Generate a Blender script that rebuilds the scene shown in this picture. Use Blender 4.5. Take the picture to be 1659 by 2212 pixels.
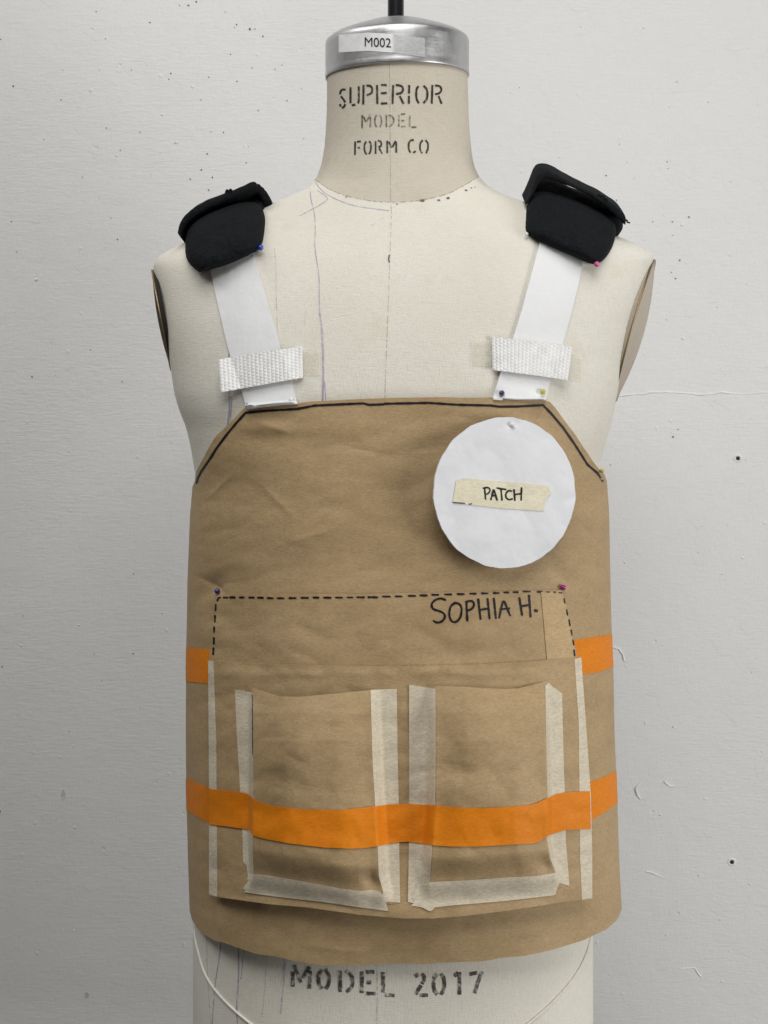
import bpy, bmesh, math, random
import numpy as np
from mathutils import Vector, noise
from mathutils.bvhtree import BVHTree

random.seed(7)
scene = bpy.context.scene
for o in list(bpy.data.objects):
    bpy.data.objects.remove(o)

# ------------------------------------------------------------------ camera
IW, IH, FPX = 1659.0, 2212.0, 3325.0      # measured picture size and focal length in those pixels
EYE = Vector((0.0, -1.28, 1.35))
PITCH = math.radians(4.4)
cam_data = bpy.data.cameras.new('camera')
cam = bpy.data.objects.new('camera', cam_data)
scene.collection.objects.link(cam)
cam.location = EYE
cam.rotation_euler = (math.pi / 2 - PITCH, 0, 0)
cam_data.sensor_fit = 'VERTICAL'
cam_data.sensor_height = 24.0
cam_data.sensor_width = 18.0
cam_data.lens = 24.0 * FPX / IH
cam_data.clip_start = 0.02
cam_data.clip_end = 60
scene.camera = cam
scene.render.resolution_x = 768
scene.render.resolution_y = 1024

# ------------------------------------------------------------------ light
world = bpy.data.worlds.new('World')
scene.world = world
world.use_nodes = True
bg = world.node_tree.nodes['Background']
bg.inputs[0].default_value = (1.0, 0.975, 0.92, 1)
bg.inputs[1].default_value = 0.07


def area(name, loc, target, sx, sy, power, col):
    l = bpy.data.lights.new(name, 'AREA')
    l.shape = 'RECTANGLE'
    l.size, l.size_y, l.energy, l.color = sx, sy, power, col
    o = bpy.data.objects.new(name, l)
    scene.collection.objects.link(o)
    o.location = loc
    d = Vector(target) - Vector(loc)
    o.rotation_euler = d.to_track_quat('-Z', 'Y').to_euler()
    return o


LAMP = (1.0, 0.99, 0.97)
area('ceiling_lamp', (0.10, -0.80, 2.70), (0.05, -0.20, 1.1), 1.2, 0.5, 7.5, LAMP)
area('ceiling_lamp', (0.10, -1.40, 2.70), (0.05, -0.20, 1.1), 1.2, 0.5, 5.5, LAMP)
area('ceiling_lamp', (-1.2, -0.60, 2.70), (-0.1, 0.10, 1.3), 1.2, 0.6, 9.5, LAMP)
area('ceiling_lamp', (0.0, -2.20, 2.85), (0.0, -0.20, 1.1), 1.4, 0.6, 15, LAMP)
area('wall_lamp', (2.0, -1.2, 1.0), (0.25, 0.1, 0.72), 0.8, 1.2, 29, LAMP)

vs = scene.view_settings
vs.view_transform = 'Standard'
vs.look = 'None'
vs.exposure = 0.0
vs.gamma = 1.0
vs.use_curve_mapping = False
scene.render.engine = 'CYCLES'

# ------------------------------------------------------------------ pixel helpers
cp, sp = math.cos(PITCH), math.sin(PITCH)
FWD = Vector((0, cp, -sp))
UPV = Vector((0, sp, cp))
RGT = Vector((1, 0, 0))


def ray(u, v):
    return (FWD + RGT * ((u - IW / 2) / FPX) - UPV * ((v - IH / 2) / FPX)).normalized()


def at_y(u, v, y):
    d = ray(u, v)
    return EYE + d * ((y - EYE.y) / d.y)


def project(p):
    q = p - EYE
    w = q.dot(FWD)
    return IW / 2 + FPX * q.dot(RGT) / w, IH / 2 - FPX * q.dot(UPV) / w


# measured details: each crop of the photograph has its own scale
def z1(p): return [(630.4 + x * .28, y * .28) for x, y in p]
def z2(p): return [(298.6 + x * .32, 331.8 + y * .32) for x, y in p]
def z3(p): return [(895.8 + x * .36, 331.8 + y * .36) for x, y in p]
def z4(p): return [(365 + x * .3, 829.5 + y * .3) for x, y in p]
def z5(p): return [(829.5 + x * .32, 829.5 + y * .32) for x, y in p]
def zl(p): return [(365 + x * .3699, 1393.5 + y * .3699) for x, y in p]
def zr(p): return [(829.5 + x * .3699, 1393.5 + y * .3699) for x, y in p]


def fn_u(pts):
    xs = [p[0] for p in pts]; ys = [p[1] for p in pts]
    return lambda u: float(np.interp(u, xs, ys))


def fn_v(pts):
    xs = [p[1] for p in pts]; ys = [p[0] for p in pts]
    return lambda v: float(np.interp(v, xs, ys))


def sstep(a, b, x):
    t = min(1.0, max(0.0, (x - a) / (b - a)))
    return t * t * (3 - 2 * t)


def nz(x, y, z=0.0):
    return noise.noise(Vector((x, y, z)))


# ------------------------------------------------------------------ object helpers
ORIGIN = {}


def thing(name, loc, label, cat, group=None):
    o = bpy.data.objects.new(name, None)
    o.empty_display_size = 0.05
    scene.collection.objects.link(o)
    o.location = loc
    o['label'] = label
    o['category'] = cat
    if group: o['group'] = group
    ORIGIN[o] = Vector(loc)
    return o


def mesh_obj(name, verts, faces, mat, parent=None, thick=0.0, smooth=True, label=None, cat=None,
             group=None, kind=None, flat_normals_to_cam=True, loc=None):
    if parent is not None:
        org = ORIGIN[parent]
    elif loc is not None:
        org = Vector(loc)
    else:
        vv = np.array([tuple(v) for v in verts])
        org = Vector(((vv[:, 0].min() + vv[:, 0].max()) / 2, (vv[:, 1].min() + vv[:, 1].max()) / 2, vv[:, 2].min()))
    me = bpy.data.meshes.new(name)
    me.from_pydata([tuple(Vector(v) - org) for v in verts], [], faces)
    me.update()
    if thick:                                     # back face and a rim with its own corners, so edges stay crisp
        P = [v.co.copy() for v in me.vertices]
        Q = [v.co - v.normal * thick for v in me.vertices]
        n0 = len(P)
        cnt = {}
        for f in faces:
            for a, b in zip(f, f[1:] + f[:1]): cnt[(a, b)] = 1
        rim = [(a, b) for (a, b) in cnt if (b, a) not in cnt]
        allv = P + Q
        allf = list(faces) + [tuple(i + n0 for i in reversed(f)) for f in faces]
        idx = {}
        for a, b in rim:
            for k in (a, b):
                if k not in idx:
                    idx[k] = len(allv); allv += [P[k], Q[k]]
            allf.append((idx[b], idx[a], idx[a] + 1, idx[b] + 1))
        me = bpy.data.meshes.new(name)
        me.from_pydata([tuple(v) for v in allv], [], allf)
        me.update()
    o = bpy.data.objects.new(name, me)
    scene.collection.objects.link(o)
    me.materials.append(mat)
    if smooth:
        for p in me.polygons: p.use_smooth = True
    if parent is not None:
        o.parent = parent
        ORIGIN[o] = org
    else:
        o.location = org
        ORIGIN[o] = org
    if label: o['label'] = label
    if cat: o['category'] = cat
    if group: o['group'] = group
    if kind: o['kind'] = kind
    return o


def grid_faces(nu, nv, closed=False, flip=False):
    f = []
    w = nu if closed else nu + 1
    for j in range(nv):
        for i in range(nu):
            a = j * w + i
            b = j * w + (i + 1) % w
            c = (j + 1) * w + (i + 1) % w
            d = (j + 1) * w + i
            f.append((a, d, c, b) if not flip else (a, b, c, d))
    return f


# ------------------------------------------------------------------ materials
class Mat:
    def __init__(self, name, rough=0.8, spec=0.3):
        self.m = bpy.data.materials.new(name)
        self.m.use_nodes = True
        self.t = self.m.node_tree
        self.b = self.t.nodes['Principled BSDF']
        self.b.inputs['Roughness'].default_value = rough
        self.b.inputs['Specular IOR Level'].default_value = spec
        self.co = self.t.nodes.new('ShaderNodeNewGeometry').outputs['Position']

    def n(self, kind, **kw):
        nd = self.t.nodes.new(kind)
        for k, v in kw.items(): setattr(nd, k, v)
        return nd

    def link(self, a, b): self.t.links.new(a, b)

    def mapped(self, scale, rot=(0, 0, 0), loc=(0, 0, 0)):
        mp = self.n('ShaderNodeMapping')
        mp.inputs['Scale'].default_value = scale
        mp.inputs['Rotation'].default_value = rot
        mp.inputs['Location'].default_value = loc
        self.link(self.co, mp.inputs[0])
        return mp.outputs[0]

    def noise(self, scale=(1, 1, 1), detail=4, rough=0.55, loc=(0, 0, 0)):
        nd = self.n('ShaderNodeTexNoise')
        nd.inputs['Scale'].default_value = 1.0
        nd.inputs['Detail'].default_value = detail
        nd.inputs['Roughness'].default_value = rough
        self.link(self.mapped(scale, loc=loc), nd.inputs['Vector'])
        return nd.outputs['Fac']

    def ramp(self, fac, stops):
        r = self.n('ShaderNodeValToRGB')
        el = r.color_ramp.elements
        while len(el) < len(stops): el.new(0.5)
        for e, (p, c) in zip(el, stops):
            e.position = p
            e.color = (c[0], c[1], c[2], 1) if hasattr(c, '__len__') else (c, c, c, 1)
        self.link(fac, r.inputs[0])
        return r.outputs[0]

    def mix(self, fac, a, b, mode='MIX'):
        nd = self.n('ShaderNodeMix', data_type='RGBA', blend_type=mode)
        for sock, val in ((nd.inputs[0], fac), (nd.inputs[6], a), (nd.inputs[7], b)):
            if hasattr(val, 'links') or hasattr(val, 'is_linked'):
                self.link(val, sock)
            elif hasattr(val, '__len__'):
                sock.default_value = (val[0], val[1], val[2], 1)
            else:
                sock.default_value = val
        return nd.outputs[2]

    def math(self, op, a, b=0.0):
        nd = self.n('ShaderNodeMath', operation=op)
        for sock, val in ((nd.inputs[0], a), (nd.inputs[1], b)):
            if isinstance(val, (int, float)): sock.default_value = val
            else: self.link(val, sock)
        return nd.outputs[0]

    def color(self, c):
        if hasattr(c, '__len__'):
            self.b.inputs['Base Color'].default_value = (c[0], c[1], c[2], 1)
        else:
            self.link(c, self.b.inputs['Base Color'])

    def bump(self, hgt, dist, strength=1.0):
        nd = self.n('ShaderNodeBump')
        nd.inputs['Distance'].default_value = dist
        nd.inputs['Strength'].default_value = strength
        self.link(hgt, nd.inputs['Height'])
        prev = self.b.inputs['Normal'].links
        if prev:
            self.link(prev[0].from_socket, nd.inputs['Normal'])
        self.link(nd.outputs[0], self.b.inputs['Normal'])

    def see_through(self, fac):
        """fac: 1 = opaque"""
        out = self.t.nodes['Material Output']
        tr = self.n('ShaderNodeBsdfTransparent')
        mx = self.n('ShaderNodeMixShader')
        if isinstance(fac, (int, float)): mx.inputs[0].default_value = fac
        else: self.link(fac, mx.inputs[0])
        self.link(tr.outputs[0], mx.inputs[1])
        self.link(self.b.outputs[0], mx.inputs[2])
        self.link(mx.outputs[0], out.inputs['Surface'])


def mat_plain(name, col, rough=0.6, spec=0.4, metal=0.0):
    M = Mat(name, rough, spec)
    c = M.mix(M.ramp(M.noise((150, 150, 150)), [(.3, 0.0), (.7, 1.0)]), [x * .9 for x in col], [min(1, x * 1.06) for x in col])
    M.color(c)
    M.b.inputs['Metallic'].default_value = metal
    return M.m


def mat_wall():
    M = Mat('painted_wall', 0.62, 0.3)
    big = M.noise((2.2, 2.2, 2.2), 5, .6)
    c = M.mix(M.ramp(big, [(.3, 0.0), (.7, 1.0)]), (.70, .70, .695), (.74, .74, .74))
    fine = M.noise((95, 95, 420), 4, .6)
    c = M.mix(M.math('MULTIPLY', M.ramp(fine, [(.35, 1.0), (.6, 0.0)]), .06), c, (.55, .55, .55))
    M.color(c)
    patchy = M.ramp(M.noise((4.5, 4.5, 6.5), 4, .6, (2, 0, 1)), [(.30, .25), (.68, 1.0)])
    M.bump(M.math('MULTIPLY', M.noise((75, 75, 420), 5, .62), patchy), .0011, .6)
    M.bump(M.math('MULTIPLY', M.noise((420, 420, 120), 4, .6, (0, 0, 3)), M.math('SUBTRACT', 1.2, patchy)), .0006, .5)
    M.bump(M.noise((330, 330, 330), 3, .6), .0004, .5)
    M.bump(M.noise((26, 26, 30), 4, .6), .003, .3)
    v = M.n('ShaderNodeTexVoronoi')
    v.inputs['Scale'].default_value = 1.0
    M.link(M.mapped((70, 70, 70)), v.inputs['Vector'])
    sep = M.n('ShaderNodeSeparateColor')
    M.link(v.outputs['Color'], sep.inputs[0])
    here = M.math('GREATER_THAN', sep.outputs[0], .92)
    bead = M.math('MULTIPLY', M.ramp(v.outputs['Distance'], [(0.0, 1.0), (.17, 0.0)]), here)
    M.bump(bead, .0012, .5)
    there = M.math('LESS_THAN', sep.outputs[0], .08)
    pit = M.math('MULTIPLY', M.ramp(v.outputs['Distance'], [(0.0, 0.0), (.14, 1.0)]), there)
    M.bump(pit, .0015, .6)
    return M.m


def mat_cloth(name, a, b, slub_h=True, bumpd=.0006, twill=False):
    M = Mat(name, 0.92, 0.15)
    stain = M.ramp(M.noise((9, 9, 7), 5, .6), [(.33, 0.0), (.68, 1.0)])
    c = M.mix(stain, a, b)
    h = M.noise((160, 160, 1500), 3, .6)
    w = M.noise((1500, 1500, 120), 3, .6)
    c = M.mix(M.math('MULTIPLY', M.ramp(h, [(.32, 1.0), (.52, 0.0)]), .22 if slub_h else .12), c, [x * .62 for x in a])
    c = M.mix(M.math('MULTIPLY', M.ramp(w, [(.32, 1.0), (.52, 0.0)]), .12 if slub_h else .2), c, [x * .62 for x in a])
    spot = M.ramp(M.noise((22, 22, 22), 3, .7, (4, 1, 2)), [(.62, 0.0), (.8, 1.0)])
    c = M.mix(M.math('MULTIPLY', spot, .5), c, (a[0] * .90, a[1] * .79, a[2] * .70))
    M.color(c)
    M.bump(M.math('ADD', h, w), bumpd, .55)
    M.bump(M.noise((30, 30, 30), 3), .002, .25)
    return M.m


def mat_kraft(name='kraft_paper', tint=1.0):
    M = Mat(name, 0.60, 0.30)
    a = (.394 * tint, .275 * tint, .143 * tint)
    b = (.484 * tint, .344 * tint, .187 * tint)
    c = M.mix(M.ramp(M.noise((14, 14, 34), 7, .7), [(.33, 0.0), (.68, 1.0)]), a, b)
    mid = M.noise((90, 90, 210), 5, .72, (1, 5, 2))
    c = M.mix(M.math('MULTIPLY', M.ramp(mid, [(.34, 1.0), (.56, 0.0)]), .28), c, [x * .78 for x in a])
    fib = M.noise((300, 300, 900), 4, .75)
    c = M.mix(M.math('MULTIPLY', M.ramp(fib, [(.36, 1.0), (.55, 0.0)]), .42), c, [x * .68 for x in a])
    fib2 = M.noise((420, 420, 1100), 3, .75, (3, 3, 3))
    c = M.mix(M.math('MULTIPLY', M.ramp(fib2, [(.52, 0.0), (.72, 1.0)]), .42), c, [min(1, x * 1.36) for x in b])
    M.color(c)
    M.bump(fib, .0005, .4)
    v = M.n('ShaderNodeTexVoronoi')
    v.inputs['Scale'].default_value = 1.0
    wob = M.n('ShaderNodeVectorMath', operation='ADD')
    nn = M.n('ShaderNodeTexNoise'); nn.inputs['Scale'].default_value = 9.0
    M.link(M.co, nn.inputs['Vector'])
    M.link(M.mapped((13, 13, 19)), wob.inputs[0]); M.link(nn.outputs['Color'], wob.inputs[1])
    M.link(wob.outputs[0], v.inputs['Vector'])
    M.bump(v.outputs['Distance'], .0050, .16)
    M.bump(M.noise((20, 20, 34), 4, .55), .0040, .14)
    return M.m


def mat_tape(name, a, op=.8, gloss=.6, crepe=.5):
    M = Mat(name, gloss, 0.3)
    cr = M.noise((260, 260, 700), 4, .7)
    c = M.mix(M.ramp(cr, [(.35, 0.0), (.65, 1.0)]), [x * (1 - .2 * crepe) for x in a], [min(1, x * (1 + .1 * crepe)) for x in a])
    M.color(c)
    M.bump(cr, .0007, crepe)
    M.bump(M.noise((45, 45, 45), 4), .0018, .3)
    if op < 1:
        M.see_through(M.math('ADD', M.math('MULTIPLY', M.ramp(cr, [(.3, 0.0), (.7, 1.0)]), .16), op - .08))
    return M.m


def mat_ink(name, col, op=1.0, fade=None, scale=170):
    M = Mat(name, .55, .3)
    M.color(col)
    if fade is not None or op < 1:
        n1 = M.ramp(M.noise((scale, scale, scale), 5, .7), [(fade[0], 0.0), (fade[1], 1.0)]) if fade else 1.0
        M.see_through(M.math('MULTIPLY', n1, op))
    return M.m


def mat_black_cloth():
    M = Mat('black_cloth', .9, .12)
    w = M.noise((900, 900, 900), 3, .6)
    c = M.mix(M.ramp(w, [(.35, 0.0), (.65, 1.0)]), (.005, .0055, .0065), (.0135, .015, .0175))
    M.color(c)
    M.bump(w, .0005, .6)
    M.bump(M.noise((60, 60, 90), 3), .0035, .45)
    return M.m


def mat_white_cloth(name, col, dist=.0004):
    M = Mat(name, .85, .2)
    tw = M.n('ShaderNodeTexWave', wave_type='BANDS', bands_direction='DIAGONAL')
    tw.inputs['Scale'].default_value = 1.0
    tw.inputs['Distortion'].default_value = 1.0
    M.link(M.mapped((500, 500, 500)), tw.inputs['Vector'])
    c = M.mix(M.ramp(M.noise((25, 25, 25), 4), [(.35, 0.0), (.7, 1.0)]), [x * .95 for x in col], col)
    c = M.mix(M.math('MULTIPLY', tw.outputs['Fac'], .015), c, [x * .7 for x in col])
    M.color(c)
    M.bump(tw.outputs['Fac'], dist, .1)
    M.bump(M.noise((28, 28, 28), 4), .004, .4)
    return M.m


def mat_metal(name, col, rough):
    M = Mat(name, rough, .5)
    M.b.inputs['Metallic'].default_value = 1.0
    s = M.noise((18, 18, 260), 5, .7)
    sm = M.noise((40, 40, 30), 5, .7)
    M.color(M.mix(M.ramp(sm, [(.35, 0.0), (.7, 1.0)]), [x * .78 for x in col], col))
    M.link(M.math('ADD', M.math('ADD', M.math('MULTIPLY', s, .22), M.math('MULTIPLY', M.ramp(sm, [(.4, 0.0), (.75, 1.0)]), .16)), rough - .12), M.b.inputs['Roughness'])
    M.bump(s, .0004, .25)
    M.bump(M.noise((30, 30, 22), 4), .003, .2)
    return M.m


WALL = mat_wall()
CLOTH = mat_cloth('torso_canvas', (.745, .71, .62), (.805, .78, .70), slub_h=False)
NECK = mat_cloth('neck_linen', (.585, .53, .437), (.64, .592, .50))
KRAFT = mat_kraft()
KRAFT_L = mat_kraft('kraft_paper_light', 1.16)
TAPE = mat_tape('masking_tape', (.83, .745, .585), .70)
TAPE2 = mat_tape('cream_masking_tape', (.79, .735, .56), .97, .6, .22)
ORANGE = mat_tape('orange_tape', (.78, .232, .004), .95, .62, .16)
CLEAR = mat_tape('clear_tape', (.84, .81, .70), .20, .35)
BLACK = mat_black_cloth()
WHITE = mat_white_cloth('white_cotton', (.82, .825, .835))
PATCHW = mat_white_cloth('white_drill', (.79, .80, .83), .0006)
WEB = mat_plain('white_webbing', (.84, .84, .83), .6, .3)
METAL = mat_metal('polished_cap_metal', (.62, .62, .63), .37)
BRASS = mat_metal('brass_rim', (.34, .25, .14), .42)
STEEL = mat_metal('steel', (.45, .45, .45), .35)
POST = mat_plain('black_enamel', (.010, .010, .012), .22, .5)
LABELW = mat_plain('label_paper', (.80, .80, .80), .5)
INK = mat_ink('marker_ink', (.012, .009, .013))
PRINT = mat_ink('print_ink', (.012, .012, .012))
STENCIL = mat_ink('stencil_ink', (.028, .026, .024), .96, (.28, .46), 260)
STENCIL_F = mat_ink('faded_stencil_ink', (.08, .07, .06), .80, (.32, .60), 260)
STENCIL_G = mat_ink('grey_stencil_ink', (.05, .05, .045), .84, (.34, .55), 220)
LAV = mat_ink('lavender_pencil', (.41, .365, .54), .70, (.28, .58), 120)
GREYP = mat_ink('grey_pencil', (.36, .34, .36), .42, (.35, .65), 120)
SEAM = mat_ink('seam_thread', (.40, .36, .29), .75, (.42, .56), 420)
PIPING = mat_plain('piping_cord', (.80, .78, .70), .8)
PLATE = mat_cloth('plate_cover', (.50, .44, .37), (.56, .50, .42))
GAP_SHADE = mat_plain('gap_shade', (.02, .018, .016), .9)  # near black paints the shaded gap between plate rim and body
PIT_SHADE = mat_ink('pit_shade', (.09, .09, .09), .9)  # flat dark discs paint the shade inside small pits
LUMP = mat_plain('paint_lump', (.77, .77, .76), .6)
SMUDGE = mat_ink('wall_smudge', (.28, .29, .28), .5, (.35, .75), 70)

# ------------------------------------------------------------------ wall
WY = 0.33
wv = [(-3, WY, 0), (3, WY, 0), (3, WY, 2.9), (-3, WY, 2.9), (-3, WY + .15, 0), (3, WY + .15, 0), (3, WY + .15, 2.9), (-3, WY + .15, 2.9)]
wf = [(0, 1, 2, 3), (5, 4, 7, 6), (0, 3, 7, 4), (1, 5, 6, 2), (3, 2, 6, 7), (0, 4, 5, 1)]
wall = mesh_obj('wall', wv, wf, WALL, smooth=False, kind='structure', loc=(0, WY, 0))


# ------------------------------------------------------------------ dress form surface
class Loft:
    """stack of superellipse slices measured from the outline of the thing in the photograph"""

    def __init__(self, left, right, front, back, expo, zpad=0, sig=5):
        def tab(pts, comp):
            w = sorted(((at_y(u, v, 0).z, at_y(u, v, 0).x) for u, v in pts))
            return [p[0] for p in w], [p[1] for p in w]
        lz, lx = tab(left, 0); rz, rx = tab(right, 0)
        self.z0 = min(lz[0], rz[0]); self.z1 = max(lz[-1], rz[-1])
        N = 700
        self.z = np.linspace(self.z0, self.z1, N)
        k = np.exp(-0.5 * (np.arange(-20, 21) / sig) ** 2); k /= k.sum()

        def sm(a):
            return np.convolve(np.pad(a, 20, mode='reflect', reflect_type='odd'), k, mode='valid')

        def prof(pts):
            w = sorted((at_y(IW / 2, v, 0).z, y) for v, y in pts)
            kk = np.exp(-0.5 * (np.arange(-60, 61) / 18.0) ** 2); kk /= kk.sum()
            a = np.interp(self.z, [p[0] for p in w], [p[1] for p in w])
            return np.convolve(np.pad(a, 60, mode='edge'), kk, mode='valid')
        self.xl = sm(np.interp(self.z, lz, lx)); self.xr = sm(np.interp(self.z, rz, rx))
        self.f = prof(front); self.b = prof(back); self.e = prof(expo)

    def at(self, ph, z):
        z = min(max(z, self.z0), self.z1)
        xl, xr, f, b, n = (float(np.interp(z, self.z, t)) for t in (self.xl, self.xr, self.f, self.b, self.e))
        c, s = math.cos(ph), math.sin(ph)
        xc, a = (xl + xr) / 2, (xr - xl) / 2 * .997
        x = xc + a * math.copysign(abs(c) ** (2 / n), c)
        # phi 0..pi is the front half
        if s >= 0: y = f * abs(s) ** (2 / n)
        else: y = b * abs(s) ** (2 / n)
        return Vector((x, y, z))

    def solve(self, ph, vfun, zlo, zhi):
        """height at which the column ph meets a curve v(u) of the photograph"""
        for _ in range(40):
            zm = (zlo + zhi) / 2
            u, v = project(self.at(ph, zm))
            if v > vfun(u): zlo = zm       # below the curve
            else: zhi = zm
        return (zlo + zhi) / 2


neck_left = z1([(270, 440), (270, 600), (270, 800), (262, 1000), (250, 1150), (225, 1280), (190, 1380)])
sh_left = z2([(1150, 250), (1000, 310), (900, 350), (600, 490), (300, 620), (180, 680), (125, 725), (108, 775), (122, 850), (154, 980),
              (182, 1150), (215, 1320), (240, 1450), (264, 1620)])
body_left = neck_left + sh_left + [(393, 885), (407, 920), (417, 964), (424, 1009), (432, 1100), (438, 1300), (428, 1600), (420, 1900),
                                   (418, 2020), (419, 2212), (430, 2400), (450, 2560)]
neck_right = z1([(1358, 440), (1358, 600), (1365, 900), (1375, 1050), (1390, 1200), (1410, 1300), (1437, 1365)])
sh_right = z3([(450, 220), (570, 280), (670, 305), (900, 395), (1215, 510), (1330, 560), (1408, 605), (1428, 645), (1380, 780), (1338, 900),
               (1286, 1050), (1228, 1250), (1186, 1480), (1150, 1660), (1100, 1830)])
body_right = neck_right + sh_right + [(1288, 1100), (1284, 1300), (1280, 1600), (1279, 1900), (1279, 2020), (1279, 2212), (1272, 2400), (1255, 2560)]
body = Loft(body_left, body_right,
            [(100, -.056), (300, -.057), (360, -.062), (437, -.071), (500, -.086), (600, -.102), (700, -.112), (850, -.120),
             (1000, -.121), (1300, -.117), (1600, -.111), (1900, -.111), (2212, -.118), (2560, -.105)],
            [(100, .056), (300, .058), (437, .080), (500, .10), (600, .115), (850, .12), (1300, .105), (1900, .115), (2560, .11)],
            [(100, 2.0), (437, 2.0), (520, 2.3), (620, 3.0), (850, 3.0), (1000, 2.6), (1600, 2.3), (2560, 2.3)], sig=2.2)

seam_pts = z1([(180, 1385), (300, 1470), (500, 1535), (640, 1553), (760, 1560), (880, 1556), (1000, 1545), (1200, 1500), (1350, 1420), (1435, 1365)])
seam_v = fn_u(seam_pts)
NP = 260


def seam_z(ph):
    if 0 <= ph <= math.pi:
        return body.solve(ph, seam_v, at_y(IW / 2, 470, 0).z, at_y(IW / 2, 330, 0).z)
    return None


seam_col = []
for i in range(NP):
    ph = 2 * math.pi * i / NP
    seam_col.append(seam_z(ph))
zl_, zr_ = seam_col[NP // 2], seam_col[0]
for i in range(NP):
    if seam_col[i] is None:
        t = (i - NP // 2) / (NP / 2)
        seam_col[i] = zl_ + (zr_ - zl_) * t
ztop_neck = at_y(IW / 2, 128, 0).z + .004

form = thing('dress_form', (0.012, 0, body.z0 - .01), 'cream canvas male torso dress form with silver neck cap, wearing a brown paper vest', 'dress form')
nv_ = 40
verts = []
for j in range(nv_ + 1):
    for i in range(NP):
        ph = 2 * math.pi * i / NP
        z = ztop_neck + (seam_col[i] - ztop_neck) * j / nv_
        verts.append(body.at(ph, z))
neck = mesh_obj('neck', verts, grid_faces(NP, nv_, True), NECK, form, label='beige linen neck with black stencilled words')

verts = []
nv_ = 330
for j in range(nv_ + 1):
    t = j / nv_
    t = t ** 1.25
    for i in range(NP):
        ph = 2 * math.pi * i / NP
        z = seam_col[i] + (body.z0 - seam_col[i]) * t
        p = body.at(ph, z)
        verts.append(p)
fc = grid_faces(NP, nv_, True)
# closed underside
cb = len(verts)
verts.append(Vector((0.012, 0, body.z0 - .008)))
for i in range(NP):
    fc.append((nv_ * NP + i, cb, nv_ * NP + (i + 1) % NP))
torso = mesh_obj('torso', verts, fc, CLOTH, form, label='cream canvas torso with pencil lines and printed model number')
BODY = BVHTree.FromPolygons([v + Vector((0, 0, 0)) for v in verts], fc)
nverts = [v.co + ORIGIN[neck] for v in neck.data.vertices]
NECKB = BVHTree.FromPolygons(nverts, [tuple(p.vertices) for p in neck.data.polygons])


def cast(trees, u, v):
    """distance along the pixel's ray to the nearest of these surfaces; past an outline, the nearest column that still hits"""
    step = 0
    while step < 60:
        for s in ((0,) if step == 0 else (step, -step)):
            d = ray(u + s, v)
            best = None
            for t in trees:
                h = t.ray_cast(EYE, d)
                if h[0] is not None and (best is None or h[3] < best): best = h[3]
            if best is not None: return best
        step += 1
    return 1.2


def t_body(u, v): return cast((BODY, NECKB), u, v)


def onto(tf, lift=0.0):
    return lambda u, v: EYE + ray(u, v) * (tf(u, v) - lift)


# ------------------------------------------------------------------ sheets and strokes on a surface
def patch(left, right, top, bot, pos, nu, nv):
    """left/right: u(v); top/bot: v(s) with s in 0..1 across"""
    vv = []
    for j in range(nv + 1):
        t = j / nv
        for i in range(nu + 1):
            s = i / nu
            v = top(s) + (bot(s) - top(s)) * t
            u = left(v) + (right(v) - left(v)) * s
            vv.append(pos(u, v))
    return vv, grid_faces(nu, nv)


def patch_u(u0, u1, top, bot, pos, nu, nv):
    """top/bot: v(u); u0/u1: numbers or functions of t"""
    vv = []
    for j in range(nv + 1):
        t = j / nv
        a = u0(t) if callable(u0) else u0
        b = u1(t) if callable(u1) else u1
        for i in range(nu + 1):
            u = a + (b - a) * i / nu
            vv.append(pos(u, top(u) + (bot(u) - top(u)) * t))
    return vv, grid_faces(nu, nv)


def resample(pts, step):
    out = [Vector((pts[0][0], pts[0][1]))]
    for a, b in zip(pts[:-1], pts[1:]):
        a, b = Vector(a[:2]), Vector(b[:2])
        n = max(1, int((b - a).length / step))
        for k in range(1, n + 1): out.append(a.lerp(b, k / n))
    return out


def smooth_line(pts, it=2):
    P = [Vector(p[:2]) for p in pts]
    for _ in range(it):
        Q = [P[0]]
        for a, b in zip(P[:-1], P[1:]):
            Q += [a.lerp(b, .25), a.lerp(b, .75)]
        Q.append(P[-1]); P = Q
    return [(p.x, p.y) for p in P]


def strokes(lines, width, pos, step=4.0, round_caps=True, jitter=.06, smooth=0):
    V, F = [], []
    for ln in lines:
        w = width
        if isinstance(ln, tuple): ln, w = ln
        if smooth and len(ln) > 2: ln = smooth_line(ln, smooth)
        P = resample(ln, step)
        if len(P) == 1: P.append(P[0] + Vector((.5, 0)))
        rows = []
        for i, p in enumerate(P):
            d = (P[min(i + 1, len(P) - 1)] - P[max(i - 1, 0)])
            d = d.normalized() if d.length > 1e-6 else Vector((1, 0))
            nrm = Vector((-d.y, d.x))
            hw = w / 2 * (1 + jitter * nz(p.x * .13, p.y * .13, 3.1) * 2)
            rows.append((p, d, nrm, hw))
        sec = []
        if round_caps:
            p, d, nrm, hw = rows[0]
            sec.append((p - d * hw * .92, nrm, hw * .35)); sec.append((p - d * hw * .6, nrm, hw * .8))
        for p, d, nrm, hw in rows: sec.append((p, nrm, hw))
        if round_caps:
            p, d, nrm, hw = rows[-1]
            sec.append((p + d * hw * .6, nrm, hw * .8)); sec.append((p + d * hw * .92, nrm, hw * .35))
        b0 = len(V)
        for p, nrm, hw in sec:
            for q in (p + nrm * hw, p - nrm * hw): V.append(pos(q.x, q.y))
        for i in range(len(sec) - 1):
            a = b0 + 2 * i
            F.append((a, a + 1, a + 3, a + 2))
    return V, F


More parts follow.
